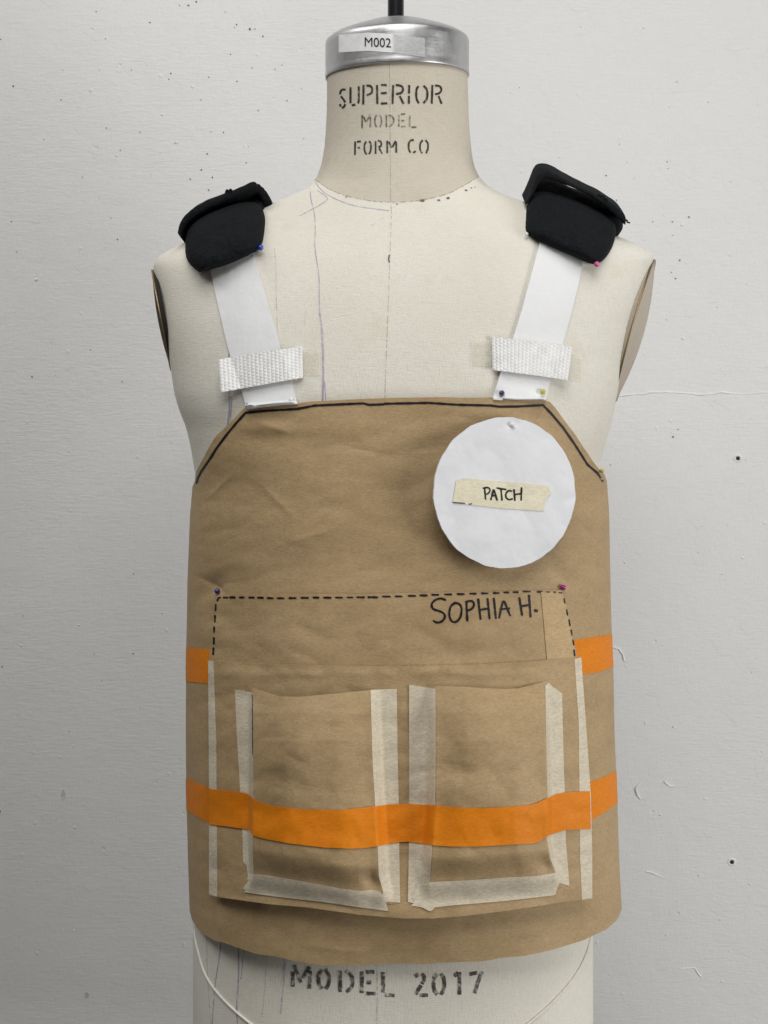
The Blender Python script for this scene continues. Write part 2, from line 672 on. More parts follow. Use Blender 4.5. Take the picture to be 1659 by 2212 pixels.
def tube_on(line, rad_px, pos, lift, n=6, smooth=2):
    P = resample(smooth_line(line, smooth), 6)
    C = [pos(p.x, p.y) for p in P]
    r = rad_px
    V, F = [], []
    for i, c in enumerate(C):
        d = (C[min(i + 1, len(C) - 1)] - C[max(i - 1, 0)]).normalized()
        a = d.cross(Vector((0, 1, 0))).normalized(); b = d.cross(a)
        for k in range(n):
            an = 2 * math.pi * k / n
            V.append(c + a * (r * math.cos(an)) + b * (r * math.sin(an)))
    for i in range(len(C) - 1):
        for k in range(n):
            F.append((i * n + k, i * n + (k + 1) % n, (i + 1) * n + (k + 1) % n, (i + 1) * n + k))
    return V, F


# ------------------------------------------------------------------ neck cap, post, plates
cxz = at_y((702.6 + 1013.4) / 2, 130, 0)
CX = cxz.x
CR = (at_y(1013.4, 130, 0).x - at_y(702.6, 130, 0).x) / 2 * .998
zb = at_y(858, 168, 0).z; zt = at_y(858, 92, 0).z; za = at_y(858, 41, 0).z
prof = [(CR - .0015, zb + .001), (CR, zb), (CR + .0004, zb + .0015), (CR, zb + .004)]
for k in range(1, 9): prof.append((CR, zb + .004 + (zt - zb - .006) * k / 8))
H = za - zt
for rr, hh in [(.992, .05), (.975, .11), (.945, .19), (.88, .31), (.78, .44), (.66, .57), (.53, .71), (.42, .82), (.32, .905), (.22, .955), (.12, .985), (.04, 1.0)]:
    prof.append((CR * rr, zt + H * hh))
N = 128
V = []
for r, z in prof:
    for i in range(N):
        a = 2 * math.pi * i / N
        V.append(Vector((CX + r * math.cos(a), -r * math.sin(a) * 1.0, z + (r * math.cos(a)) * .018)))
F = grid_faces(N, len(prof) - 1, True, True)
V.append(Vector((CX, 0, za))); tip = len(V) - 1
for i in range(N): F.append(((len(prof) - 1) * N + i, (len(prof) - 1) * N + (i + 1) % N, tip))
# inner underside
base_in = len(V)
for i in range(N):
    a = 2 * math.pi * i / N
    V.append(Vector((CX + (CR - .0015) * math.cos(a), -(CR - .0015) * math.sin(a), zb + .012)))
for i in range(N): F.append((i, base_in + i, base_in + (i + 1) % N, (i + 1) % N))
cap = mesh_obj('neck_cap', V, F, METAL, form, label='polished silver domed cap with a white number label')
CAPB = BVHTree.FromPolygons(V, F)


def t_cap(u, v): return cast((CAPB,), u, v)


lab = patch_u(*[z1([(362, 0)])[0][0], z1([(792, 0)])[0][0]],
              fn_u(z1([(360, 268), (590, 251), (800, 262), (1030, 296)])), fn_u(z1([(355, 405), (590, 392), (800, 408), (1030, 440)])),
              onto(t_cap, .0004), 40, 12)
mesh_obj('number_label', *lab, LABELW, cap)
lab = patch_u(*[z1([(780, 0)])[0][0], z1([(1025, 0)])[0][0]],
              fn_u(z1([(360, 268), (590, 251), (800, 262), (1030, 296)])), fn_u(z1([(355, 405), (590, 392), (800, 408), (1030, 440)])),
              onto(t_cap, .0006), 30, 12)
mesh_obj('clear_tape_end', *lab, mat_tape('label_tape', (.75, .76, .77), .5, .35), cap)
# printed number from the built-in font
tc = bpy.data.curves.new('number', 'FONT'); tc.body = 'M002'; tc.resolution_u = 6; tc.offset = 0.0
to = bpy.data.objects.new('number', tc); scene.collection.objects.link(to)
dg = bpy.context.evaluated_depsgraph_get()
tm = to.evaluated_get(dg).to_mesh()
bmm = bmesh.new(); bmm.from_mesh(tm)
bmesh.ops.triangulate(bmm, faces=bmm.faces[:])
bmm.verts.ensure_lookup_table()
tv = [v.co.copy() for v in bmm.verts]; tfc = [tuple(v.index for v in f.verts) for f in bmm.faces]
bmm.free(); bpy.data.objects.remove(to)
x0, x1 = min(v.x for v in tv), max(v.x for v in tv); y0, y1 = min(v.y for v in tv), max(v.y for v in tv)
(ua, vb_), (ub, va_) = z1([(562, 357), (765, 286)])
pc = onto(t_cap, .0008)
V = [pc(ua + (ub - ua) * (v.x - x0) / (x1 - x0), vb_ + (va_ - vb_) * (v.y - y0) / (y1 - y0) + 2.6 * (v.x - x0) / (x1 - x0)) for v in tv]
mesh_obj('printed_number', V, tfc, PRINT, cap, smooth=False)

V = []
px = at_y(855, 30, 0).x
for z in (za - .006, za + .003, za + .10, za + .25):
    for i in range(32):
        a = 2 * math.pi * i / 32
        V.append(Vector((px + .0066 * math.cos(a), -.0066 * math.sin(a), z)))
F = grid_faces(32, 3, True, True)
mesh_obj('post', V, F, POST, form, label='black enamelled rod rising from the cap')


def plate(chord, yc, hd, dome, sgn, turn):
    a, b = at_y(*chord[0], yc), at_y(*chord[1], yc)
    c = (a + b) / 2
    up = (a - b) / 2; dep = Vector((turn, 1, 0)).normalized() * hd; nrm = up.cross(dep).normalized()
    if nrm.x * sgn < 0: nrm = -nrm
    out = []
    R, S = 10, 56
    V = []; F = []
    for j in range(R + 1):
        r = 1 - j / R
        for i in range(S):
            an = 2 * math.pi * i / S
            V.append(c + up * (r * math.cos(an)) + dep * (r * math.sin(an)) + nrm * (dome * (1 - r * r)))
    F = grid_faces(S, R, True, sgn > 0)
    base = len(V)
    for i in range(S):                                   # backing board
        an = 2 * math.pi * i / S
        V.append(c + up * math.cos(an) + dep * math.sin(an) - nrm * .004)
    for i in range(S): F.append((i, (i + 1) % S, base + (i + 1) % S, base + i))
    ctr = len(V); V.append(c - nrm * .004)
    for i in range(S): F.append((base + i, base + (i + 1) % S, ctr))
    # rim
    RV, RF = [], []
    for i in range(S):
        an = 2 * math.pi * i / S
        e = up.normalized() * math.cos(an) + dep.normalized() * math.sin(an)
        q = c + up * math.cos(an) + dep * math.sin(an)
        for k in range(6):
            b2 = 2 * math.pi * k / 6
            RV.append(q + e * (.0008 * math.cos(b2)) + nrm * (.0009 * math.sin(b2)))
    for i in range(S):
        for k in range(6):
            RF.append((i * 6 + k, i * 6 + (k + 1) % 6, ((i + 1) % S) * 6 + (k + 1) % 6, ((i + 1) % S) * 6 + k))
    return V, F, RV, RF


V, F, RV, RF = plate([(329, 584), (370, 800)], -.012, .046, .0030, -1, -.122)
pl = mesh_obj('armhole_plate', V, F, GAP_SHADE, form, label='oval armhole plate painted in the shade of its gap, with thin brass rim')
mesh_obj('rim', RV, RF, BRASS, pl)
V, F, RV, RF = plate([(1414, 562), (1328, 868)], -.012, .050, .0075, 1, .215)
pl = mesh_obj('armhole_plate', V, F, PLATE, form, label='beige oval armhole plate with thin brass rim')
mesh_obj('rim', RV, RF, BRASS, pl)

# stencilled words, seams and pencil marks on the cloth
skin = onto(t_body, .0004)
SUP = [[(414, 692), (392, 688), (376, 702), (371, 728)], [(378, 742), (400, 768), (411, 790)], [(412, 802), (402, 824), (384, 834)], [(371, 802), (376, 822)],
       [(452, 672), (452, 795)], [(462, 811), (490, 806)], [(515, 665), (517, 780), (508, 796)],
       [(553, 655), (550, 805)], [(575, 660), (608, 660), (622, 690), (612, 722), (577, 733)],
       [(657, 655), (659, 800)], [(687, 655), (732, 655)], [(687, 718), (732, 716)], [(687, 798), (737, 796)],
       [(782, 655), (777, 800)], [(802, 655), (848, 660), (862, 690), (845, 718), (805, 725)], [(832, 740), (862, 800)],
       [(906, 655), (904, 722)], [(904, 738), (903, 800)],
       [(978, 662), (960, 690), (960, 760), (980, 796)], [(1017, 660), (1046, 690), (1046, 760), (1015, 796)],
       [(1085, 655), (1080, 800)], [(1105, 660), (1143, 662), (1158, 692), (1140, 720), (1105, 727)], [(1132, 740), (1156, 800)]]
MOD = [[(541, 885), (542, 990)], [(552, 895), (570, 940)], [(577, 935), (603, 882)], [(606, 895), (605, 982)],
       [(655, 885), (640, 910), (640, 958), (655, 980)], [(678, 884), (692, 910), (691, 958), (678, 979)],
       [(729, 885), (729, 980)], [(747, 887), (784, 902), (788, 948), (750, 979)],
       [(826, 888), (826, 976)], [(842, 881), (874, 879)], [(846, 930), (870, 928)], [(842, 977), (876, 975)],
       [(910, 890), (910, 978)], [(922, 982), (962, 979)]]
FCO = [[(488, 1090), (486, 1196)], [(502, 1093), (532, 1089)], [(506, 1140), (526, 1138)],
       [(574, 1090), (558, 1115), (560, 1165), (576, 1191)], [(597, 1088), (611, 1110), (609, 1162), (595, 1188)],
       [(646, 1088), (646, 1186)], [(662, 1085), (690, 1090), (691, 1125), (667, 1135)], [(674, 1142), (696, 1184)],
       [(736, 1085), (736, 1180)], [(750, 1092), (767, 1140)], [(776, 1135), (800, 1085)], [(805, 1092), (806, 1177)],
       [(942, 1080), (916, 1081), (901, 1105), (901, 1150), (915, 1177)], [(937, 1179), (956, 1164)],
       [(1010, 1080), (990, 1105), (988, 1150), (1006, 1181)], [(1032, 1080), (1052, 1105), (1051, 1150), (1035, 1183)]]
mesh_obj('stencil_lettering', *strokes([z1(l) for l in SUP], 4.6, skin, 3, False, .12, 1), STENCIL, neck)
mesh_obj('stencil_lettering', *strokes([z1(l) for l in MOD], 3.8, skin, 3, False, .12, 1), STENCIL_F, neck)
mesh_obj('stencil_lettering', *strokes([z1(l) for l in FCO], 3.9, skin, 3, False, .12, 1), STENCIL, neck)
MODL = [[(724, 1905), (722, 1996)], [(731, 1868), (752, 1920), (770, 1972)], [(780, 1945), (822, 1878)], [(825, 1900), (819, 2008)],
        [(892, 1893), (874, 1925), (873, 1975), (892, 2008)], [(912, 1890), (935, 1925), (935, 1980), (914, 2010)],
        [(1000, 1900), (1000, 2026)], [(1032, 1902), (1070, 1925), (1074, 1995), (1036, 2026)],
        [(1128, 1906), (1126, 2033)], [(1152, 1910), (1200, 1909)], [(1155, 1970), (1182, 1970)], [(1152, 2034), (1206, 2036)],
        [(1251, 1910), (1251, 2032)], [(1262, 2043), (1318, 2046)]]
NUM = [[(181, 1936), (202, 1922)], [(222, 1919), (240, 1942), (222, 1980)], [(218, 1986), (184, 2040)], [(206, 2046), (258, 2044)],
       [(312, 1918), (290, 1948), (290, 2010), (312, 2042)], [(333, 1918), (353, 1948), (352, 2010), (332, 2042)],
       [(410, 1932), (436, 1914)], [(441, 1910), (441, 2042)],
       [(500, 1922), (546, 1914)], [(574, 1905), (552, 1960), (528, 2035)]]
mesh_obj('stencil_lettering', *strokes([zl(l) for l in MODL] + [zr(l) for l in NUM], 8.4, skin, 4, False, .1, 1), STENCIL_G, torso)

mesh_obj('neck_seam', *strokes([smooth_line(seam_pts, 1)], 2.0, skin, 3), SEAM, torso)
mesh_obj('front_seam', *strokes([z1([(752, 455), (757, 800), (760, 1200), (763, 1558), (768, 1640)]) + [(842, 560), (838, 680), (833, 800), (831, 880)]], 1.5, skin, 4), SEAM, torso)
mesh_obj('front_seam', *strokes([zl([(1220, 1850), (1217, 2000), (1214, 2230), (1212, 2400)])], 1.5, skin, 4), SEAM, torso)
def pencil(lines, mat, step=4, jit=.3):
    for ln in lines:
        mesh_obj('pencil_line', *strokes([ln], 2, skin, step, True, jit, 1), mat, torso)


pencil([(z2([(1160, 240), (1165, 310), (1190, 400), (1195, 520), (1190, 600), (1200, 700), (1222, 830), (1222, 950), (1225, 1080)]), 2.4),
        (z2([(1225, 1080), (1240, 1180), (1248, 1350), (1250, 1530), (1243, 1680)]), 4.2),
        (z2([(1258, 1540), (1266, 1680)]), 2.2)], LAV, 4, .2)
pencil([(z2([(920, 640), (930, 750), (930, 950), (940, 1200)]), 1.6), (z2([(1130, 1060), (1122, 1160)]), 1.5), (z2([(1570, 490), (1659, 430)]), 1.4)], GREYP)
pencil([(z2([(614, 1330), (612, 1600), (618, 1720), (602, 1850)]), 4.0), (z2([(632, 1640), (622, 1800)]), 2.5)], LAV)
pencil([(z2([(1196, 190), (1230, 245), (1300, 292), (1400, 335), (1500, 360), (1690, 384)]), 1.8), (z2([(1210, 250), (1290, 300), (1240, 340), (1090, 420)]), 1.6)], LAV, 4, .4)
pencil([(zl([(305, 1720), (290, 1850), (265, 2000), (250, 2240)]), 2.6), (zl([(405, 1745), (407, 1950), (392, 2120), (402, 2240)]), 3.0),
        (zl([(438, 1760), (420, 1950)]), 1.8), (zl([(680, 1800), (672, 1950), (650, 2150)]), 3.0)], LAV, 5)
pencil([(zl([(220, 1680), (222, 1900), (245, 2240)]), 1.6), (zl([(572, 1790), (556, 2060), (540, 2170)]), 1.8)], GREYP, 5)
# worn spots under the collar seam
V, F = [], []
for (x, y, r) in [(1005, 1547, 4.0), (1133, 1543, 2.8), (1205, 1528, 3.2), (1345, 1468, 2.6), (1385, 1450, 1.6), (1413, 1443, 1.4), (812, 1574, 1.8), (420, 1518, 1.6)]:
    (u, v), = z1([(x, y)])
    b = len(V)
    for k in range(10):
        a = 2 * math.pi * k / 10
        q = 1 + .3 * nz(k * .9, x * .1)
        V.append(skin(u + r * 1.25 * q * math.cos(a), v + r * .8 * q * math.sin(a)))
    F.append(tuple(range(b, b + 10)))
F = [tuple(reversed(f)) for f in F]
mesh_obj('worn_spots', V, F, mat_ink('worn_spot', (.12, .11, .10), .85, (.3, .5), 250), torso, kind='stuff')
mesh_obj('ink_mark', *strokes([[(841, 551), (839, 560), (841, 567)]], 2.2, skin, 3), INK, torso)

cordpos = onto(t_body, .0009)
mesh_obj('piping_cord', *tube_on(zl([(143, 1560), (148, 1700), (170, 1790), (195, 1890), (230, 1960), (280, 2030), (340, 2095), (400, 2150), (475, 2212), (580, 2290)]), .0011, cordpos, 0), PIPING, torso)
mesh_obj('piping_cord', *tube_on(zr([(1207, 1690), (1195, 1760), (1170, 1830), (1130, 1910), (1080, 1980), (1010, 2060), (940, 2130), (850, 2205), (760, 2275)]), .0011, cordpos, 0), PIPING, torso)

# ------------------------------------------------------------------ paper vest
vest_l = [(395, 830), (400, 900), (415, 980), (425, 1035), (418, 1100), (411, 1250), (408, 1400), (407, 1560), (408, 1700), (412, 1850), (415, 1950), (417, 2010), (418, 2110)]
vest_r = [(1330, 830), (1322, 900), (1306, 980), (1301, 1020), (1307, 1100), (1311, 1250), (1315, 1380), (1318, 1440), (1320, 1560), (1326, 1700), (1331, 1850), (1338, 1980), (1341, 2110)]


def flare(pts): return pts


vest = Loft(vest_l, vest_r,
            [(830, -.1265), (1000, -.129), (1300, -.130), (1600, -.131), (1900, -.133), (2110, -.136)],
            [(830, .12), (1300, .11), (2110, .12)],
            [(830, 2.95), (1000, 2.7), (1300, 2.42), (2110, 2.35)], sig=6)

top_edge = z4([(170, 760), (197, 700), (212, 620), (300, 460), (350, 380), (420, 310), (550, 170), (700, 158), (920, 140), (1030, 125), (1400, 107)]) + \
    z5([(0, 95), (360, 88), (500, 92), (720, 92), (1090, 112), (1118, 122), (1150, 160), (1200, 235), (1290, 360), (1400, 520), (1450, 580), (1478, 605), (1500, 660)])
bot_edge = zl([(125, 1540), (140, 1600), (170, 1650), (215, 1690), (290, 1725), (330, 1728), (400, 1755), (520, 1795), (640, 1812), (750, 1838), (880, 1862), (1000, 1868), (1180, 1868)]) + \
    zr([(0, 1862), (240, 1862), (400, 1848), (580, 1838), (660, 1822), (800, 1808), (960, 1775), (1150, 1725), (1215, 1695), (1290, 1660), (1350, 1610), (1378, 1555), (1390, 1500)])
vtop, vbot = fn_u(top_edge), fn_u(bot_edge)
PH0, PH1 = math.radians(-14), math.radians(194)
NU, NVV = 300, 300
zhi, zlo = vest.z1, vest.z0
cols = []
sil0, sil1 = math.radians(5), math.radians(175)
for i in range(NU + 1):
    # denser towards the sides, where the superellipse bends
    ph = PH0 + (PH1 - PH0) * i / NU
    pe = min(max(ph, sil0), sil1)
    cols.append((ph, vest.solve(pe, vtop, zlo, zhi), vest.solve(pe, vbot, zlo, zhi)))


CREASES = [(484, 1880, 487, 2060, .0020), (545, 905, 640, 940, .0012), (415, 1235, 500, 1290, -.0018), (1180, 1225, 1235, 1265, -.0012), (600, 1180, 760, 1130, .0010),
           (720, 960, 880, 990, -.0009), (560, 1040, 640, 1120, .0009), (1000, 2030, 1180, 2005, .0012), (620, 2035, 820, 2060, .0010), (1240, 1120, 1300, 1180, -.0010), (450, 1080, 520, 1010, .0010)]


def crease(u, v):
    """soft dents and buckles of the paper, metres towards the viewer"""
    h = .0011 * nz(u * .006, v * .011, 1.0) + .0016 * abs(nz(u * .007 + v * .005, v * .012 - u * .002, 5.0)) + .0006 * abs(nz(u * .02, v * .03 + u * .01, 2.0))
    h += .0016 * math.exp(-((u - 590) / 60) ** 2 - ((v - 925) / 14) ** 2)
    d = (u - 470) * .5 + (v - 1262) * .85
    h -= .0028 * math.exp(-(d / 20) ** 2) * math.exp(-((u - 440) / 55) ** 2)
    d = (u - 1215) * .75 - (v - 1240) * .6
    h -= .0016 * math.exp(-(d / 16) ** 2) * math.exp(-((v - 1230) / 50) ** 2)
    for (ua_, va_, ub_, vb2, am) in CREASES:
        dx, dy = ub_ - ua_, vb2 - va_
        L = math.hypot(dx, dy)
        al = ((u - ua_) * dx + (v - va_) * dy) / L; ac = ((u - ua_) * dy - (v - va_) * dx) / L
        if -10 < al < L + 10 and abs(ac) < 60:
            h += am * math.exp(-abs(ac) / 9.0) * sstep(-10, L * .35, al) * (1 - sstep(L * .65, L + 10, al))
    h += .002 * math.sin((u - 400) / 900 * 9.5) * sstep(1900, 2080, v)
    return h * sstep(402, 470, u) * (1 - sstep(1260, 1322, u))


VV = []
for j in range(NVV + 1):
    t = j / NVV
    for (ph, zt_, zb_) in cols:
        p = vest.at(ph, zt_ + (zb_ - zt_) * t)
        u, v = project(p)
        nrm = Vector((math.cos(ph), -math.sin(ph), 0))
        VV.append(p + nrm * (crease(u, v) + .001))
VF = grid_faces(NU, NVV, False, False)
VF = [tuple(reversed(f)) for f in VF]
vest_root = thing('paper_vest', (0.012, 0, vest.z0), 'brown kraft paper vest with two pockets and orange tape bands on the dress form', 'vest')
shell = mesh_obj('front_sheet', VV, VF, KRAFT, vest_root, thick=.0003)
VEST = BVHTree.FromPolygons(VV, VF)


def t_vest(u, v): return cast((VEST,), u, v)


class Field:
    def __init__(self, us, vs_, h): self.us, self.vs, self.h = us, vs_, np.array(h, float)

    def __call__(self, u, v):
        i = int(np.searchsorted(self.us, u) - 1); i = min(max(i, 0), len(self.us) - 2)
        j = int(np.searchsorted(self.vs, v) - 1); j = min(max(j, 0), len(self.vs) - 2)
        a = min(1, max(0, (u - self.us[i]) / (self.us[i + 1] - self.us[i]))); b = min(1, max(0, (v - self.vs[j]) / (self.vs[j + 1] - self.vs[j])))
        a = a * a * (3 - 2 * a) * .6 + a * .4; b = b * b * (3 - 2 * b) * .6 + b * .4
        h = self.h
        return float((h[j, i] * (1 - a) + h[j, i + 1] * a) * (1 - b) + (h[j + 1, i] * (1 - a) + h[j + 1, i + 1] * a) * b)


stand = Field([450, 560, 860, 1100, 1280], [1275, 1425, 1560, 1720, 1880, 1990],
              [[.0010, .0010, .0010, .0010, .0012],
               [.0060, .0030, .0028, .0035, .0110],
               [.0075, .0045, .0045, .0070, .0180],
               [.0080, .0075, .0080, .0110, .0230],
               [.0090, .0120, .0150, .0150, .0210],
               [.0100, .0160, .0220, .0190, .0190]])


def t_panel(u, v):
    h = stand(u, v) + (.0007 * nz(u * .012, v * .012, 9.0) + .0014 * abs(nz(u * .013, v * .016, 3.0))) * sstep(1290, 1400, v)
    if v > 1425 and v < 1475: h += .0012 * math.exp(-((v - 1455 - 14 * nz(u * .01, 1)) / 9) ** 2) * (.5 + nz(u * .02, 4.0))
    return t_vest(u, v) - h


# the two pockets stand off the panel as shallow bags
lp_left = fn_v(zl([(487, 230), (487, 900), (484, 1100), (484, 1200), (490, 1340), (470, 1440)]))
lp_right = fn_v(zl([(1177, 262), (1190, 700), (1205, 940), (1220, 1200), (1225, 1350), (1250, 1440)]))
rp_left = fn_v(zr([(300, 235), (300, 600), (297, 930), (280, 1170), (272, 1300), (265, 1400)]))
rp_right = fn_v(zr([(942, 207), (950, 700), (956, 890), (950, 1130), (972, 1250), (1000, 1320), (1010, 1400)]))
lp_bot = fn_u(zl([(430, 1345), (500, 1343), (560, 1347), (700, 1370), (1000, 1424), (1110, 1438), (1180, 1430), (1235, 1436)]))
rp_bot = fn_u(zr([(200, 1395), (270, 1385), (500, 1375), (720, 1358), (880, 1352), (1000, 1332), (1040, 1325)]))
prof_v = ([1470, 1500, 1540, 1600, 1690, 1760, 1830, 1900], [.0015, .0065, .0135, .0190, .0212, .0212, .0206, .0200])


def bag(u, v, lf, rf, bf, wl, wr, dip):
    l, r, b = lf(v), rf(v), bf(u)
    H = float(np.interp(v, *prof_v))
    # front face swells to the bottom and tucks under just above the tape
    e = b - v
    tuck = .46 * sstep(-44, 4, e) + .54 * sstep(-4, 56, e)
    s = (u - l) / (r - l)
    lwall = .72 * sstep(-wl, 3, u - l) + .28 * sstep(0, .3, s)
    rwall = .72 * sstep(-wr, 3, r - u) + .28 * sstep(0, .3, 1 - s)
    top = dip * math.exp(-((s - .36) / .3) ** 2) * math.exp(-((v - 1480) / 55) ** 2)
    if u < 868:                     # paper swells below the opening and buckles towards the lower right
        q = ((u - 672) + (v - 1585)) / 1.414; w = ((u - 672) - (v - 1585)) / 1.414
        sag = .0050 * math.exp(-(q / 62) ** 2 - (w / 105) ** 2) - .0030 * math.exp(-(((u - 760) + (v - 1700)) / 75) ** 2 - (((u - 760) - (v - 1700)) / 150) ** 2)
    else:
        sag = .0036 * math.exp(-((u - 1030) / 62) ** 2 - ((v - 1590) / 66) ** 2) - .0030 * math.exp(-((u - 1000) / 34) ** 2 - ((v - 1672) / 22) ** 2)
    wr_ = .0014 * nz(u * .009, v * .007, 2.2) - .0022 * abs(nz(u * .006 - v * .004, v * .007 + u * .003, 7.7)) - .0004 * abs(nz(u * .03, v * .03, 1.7))
    corner = -.007 * math.exp(-((s - .93) / .06) ** 2 - ((e - 20) / 18) ** 2) + .0012 * nz(u * .03, v * .01, 3.3) * (1 - sstep(5, 60, e))
    return max(0.0, (H + top + sag + wr_ + corner) * min(lwall, rwall) * tuck)


def h_pocket(u, v):
    if v < 1440 or v > 2000: return 0.0
    if u < 868:
        return bag(u, v, lp_left, lp_right, lp_bot, 9, 24, .0025)
    return bag(u, v, rp_left, rp_right, rp_bot, 24, 12, .0015)


def t_pocket(u, v): return t_panel(u, v) - h_pocket(u, v)


onp = lambda lift: onto(t_pocket, lift)

# upper part of the pouch, with the dashed line
up_left = fn_v([(470, 1284), (466, 1300), (458, 1370), (451, 1430), (450, 1470)])
up_right = fn_v([(1214, 1274), (1219, 1285), (1233, 1350), (1247, 1420), (1250, 1470)])
up_top = lambda s: float(np.interp(s, [0, .02, .4, .7, 1], [1287, 1283, 1283, 1278.5, 1274]))
mesh_obj('pouch_top', *patch(up_left, up_right, up_top, lambda s: 1470, onto(t_panel, .0004), 160, 40), KRAFT, vest_root, thick=.0004)
fac_l = fn_v(z5([(1060, 1400), (1105, 1900)]))
mesh_obj('paper_facing', *patch(fac_l, lambda v: up_right(v) - 2, lambda s: 1279 - 3 * s, lambda s: 1440, onto(t_panel, .0011), 16, 40), KRAFT_L, vest_root, thick=.0003)
# lower pouch panel
pn_left = fn_v([(450, 1424), (452, 1700), (452, 1937), (463, 1945), (485, 1960)])
pn_right = fn_v([(1255, 1418), (1268, 1600), (1276, 1720), (1279, 1850), (1279, 1942), (1262, 1950)])
pn_top = fn_u([(450, 1426), (520, 1431), (600, 1436), (850, 1439), (1000, 1436), (1100, 1431.5), (1255, 1420)])
pn_bot = fn_u([(450, 1934), (480, 1940), (560, 1953), (640, 1960), (760, 1976), (860, 1984), (930, 1984), (1000, 1979), (1120, 1965), (1240, 1947), (1279, 1940)])
mesh_obj('pouch_panel', *patch(pn_left, pn_right, lambda s: pn_top(450 + 805 * s), lambda s: pn_bot(450 + 829 * s), onto(t_panel, .0024), 200, 140), KRAFT, vest_root, thick=.0008)

LIFT = .0028
# pockets
l_top = fn_u(zl([(440, 236), (470, 242), (560, 272), (650, 299), (750, 302), (900, 290), (1177, 262), (1300, 258)]))
r_top = fn_u(zr([(150, 232), (220, 235), (330, 239), (480, 244), (600, 252), (700, 256), (780, 253), (850, 236), (945, 207), (990, 196)]))
mesh_obj('pocket', *patch(lambda v: lp_left(v) - 11, lambda v: lp_right(v) + 26,
                          lambda s: l_top(534 + s * 292), lambda s: lp_bot(534 + s * 292) + 28, onp(LIFT), 130, 170), KRAFT, vest_root, thick=.0004,
         label='bulging left paper pocket with a dipped open top')
mesh_obj('pocket', *patch(lambda v: rp_left(v) - 26, lambda v: rp_right(v) + 14,
                          lambda s: r_top(914 + s * 277), lambda s: rp_bot(914 + s * 277) + 28, onp(LIFT), 130, 170), KRAFT, vest_root, thick=.0004,
         label='bulging right paper pocket')


def torn(amp, seed, f=7.0):
    return lambda s: amp * nz(s * f, seed) + amp * .6 * nz(s * f * 3, seed + 5)


def strip(left, right, v0, v1, lift, nu=10, nv=120, mat=None, a0=2.0, a1=2.0, seed=1.0, name='masking_tape_strip', tf=None, skew0=0.0, skew1=0.0):
    t0, t1 = torn(a0, seed), torn(a1, seed + 9)
    f0 = (lambda s: v0(s) + t0(s)) if callable(v0) else (lambda s: v0 + skew0 * s + t0(s))
    f1 = (lambda s: v1(s) + t1(s)) if callable(v1) else (lambda s: v1 + skew1 * s + t1(s))
    return mesh_obj(name, *patch(left, right, f0, f1, onto(tf or t_pocket, lift), nu, nv), mat or TAPE, vest_root, thick=.00015)


# narrow strips along the panel's edges
strip(lambda v: pn_left(v) - .5, fn_v([(461, 1424), (467, 1600), (469, 1937)]), 1427, 1932, LIFT, skew1=5, skew0=2, a0=.6, a1=.8)
strip(fn_v([(1241, 1420), (1250, 1560), (1252, 1720), (1253, 1850), (1257, 1942)]), lambda v: pn_right(v) + .5, 1424, 1944, LIFT, skew1=-4, skew0=-4, a0=.6, a1=1, seed=3)
# pocket sides
strip(fn_v(zl([(385, 255), (395, 500), (410, 750), (428, 1070), (433, 1270), (452, 1285), (462, 1350), (425, 1440)])), lambda v: lp_left(v) + 1.5, 1489, 1900, LIFT + .0005, skew0=8, a0=3, seed=5)
strip(lp_right, fn_v(zl([(1330, 256), (1335, 600), (1342, 930), (1345, 1200), (1350, 1505)])), 1490, 1947, LIFT + .0005, nu=16, skew0=-2, skew1=3, a0=.5, seed=7)
strip(fn_v(zr([(147, 230), (147, 900), (145, 1200), (140, 1500)])), rp_left, 1479, 1949, LIFT + .0005, nu=16, skew0=9, skew1=4, a0=.7, seed=11)
strip(rp_right, fn_v(zr([(1030, 222), (1040, 285), (1050, 700), (1057, 900), (1062, 1150), (1075, 1300), (1082, 1408)])),
      lambda s: float(np.interp(s, [0, .2, .55, .75, 1], [1481, 1475, 1486, 1491, 1498])), lambda s: 1905 + 9 * s, LIFT + .0005, a0=1.2, seed=13)
# pocket bottoms
bl_low = fn_u(zl([(425, 1440), (500, 1453), (700, 1478), (900, 1500), (1100, 1530), (1280, 1553)]))
bl_up = fn_u(zl([(430, 1400), (465, 1345), (500, 1340), (560, 1343), (700, 1367), (1000, 1422), (1120, 1437), (1180, 1428), (1225, 1438), (1255, 1462), (1280, 1500)]))
V, F = patch_u(lambda t: zl([(468 - 43 * t + 14 * math.sin(t * 9), 0)])[0][0], lambda t: zl([(1262 + 20 * t, 0)])[0][0], bl_up, bl_low, onp(LIFT + .0009), 90, 14)
mesh_obj('masking_tape_strip', V, F, TAPE, vest_root, thick=.00015)
br_low = fn_u(zr([(155, 1520), (215, 1530), (262, 1552), (285, 1552), (292, 1532), (400, 1520), (700, 1495), (1000, 1460), (1040, 1392)]))
br_up = fn_u(zr([(155, 1440), (185, 1402), (270, 1384), (500, 1374), (720, 1356), (880, 1350), (1000, 1330), (1040, 1318)]))
V, F = patch_u(lambda t: zr([(186 - 24 * t + 10 * math.sin(t * 10), 0)])[0][0], lambda t: zr([(1036 - 30 * t * t + 6 * math.sin(t * 12), 0)])[0][0], br_up, br_low, onp(LIFT + .0009), 90, 14)
mesh_obj('masking_tape_strip', V, F, TAPE, vest_root, thick=.00015)

# orange bands on the vest's sides (they wrap round with the paper) and across the pouch


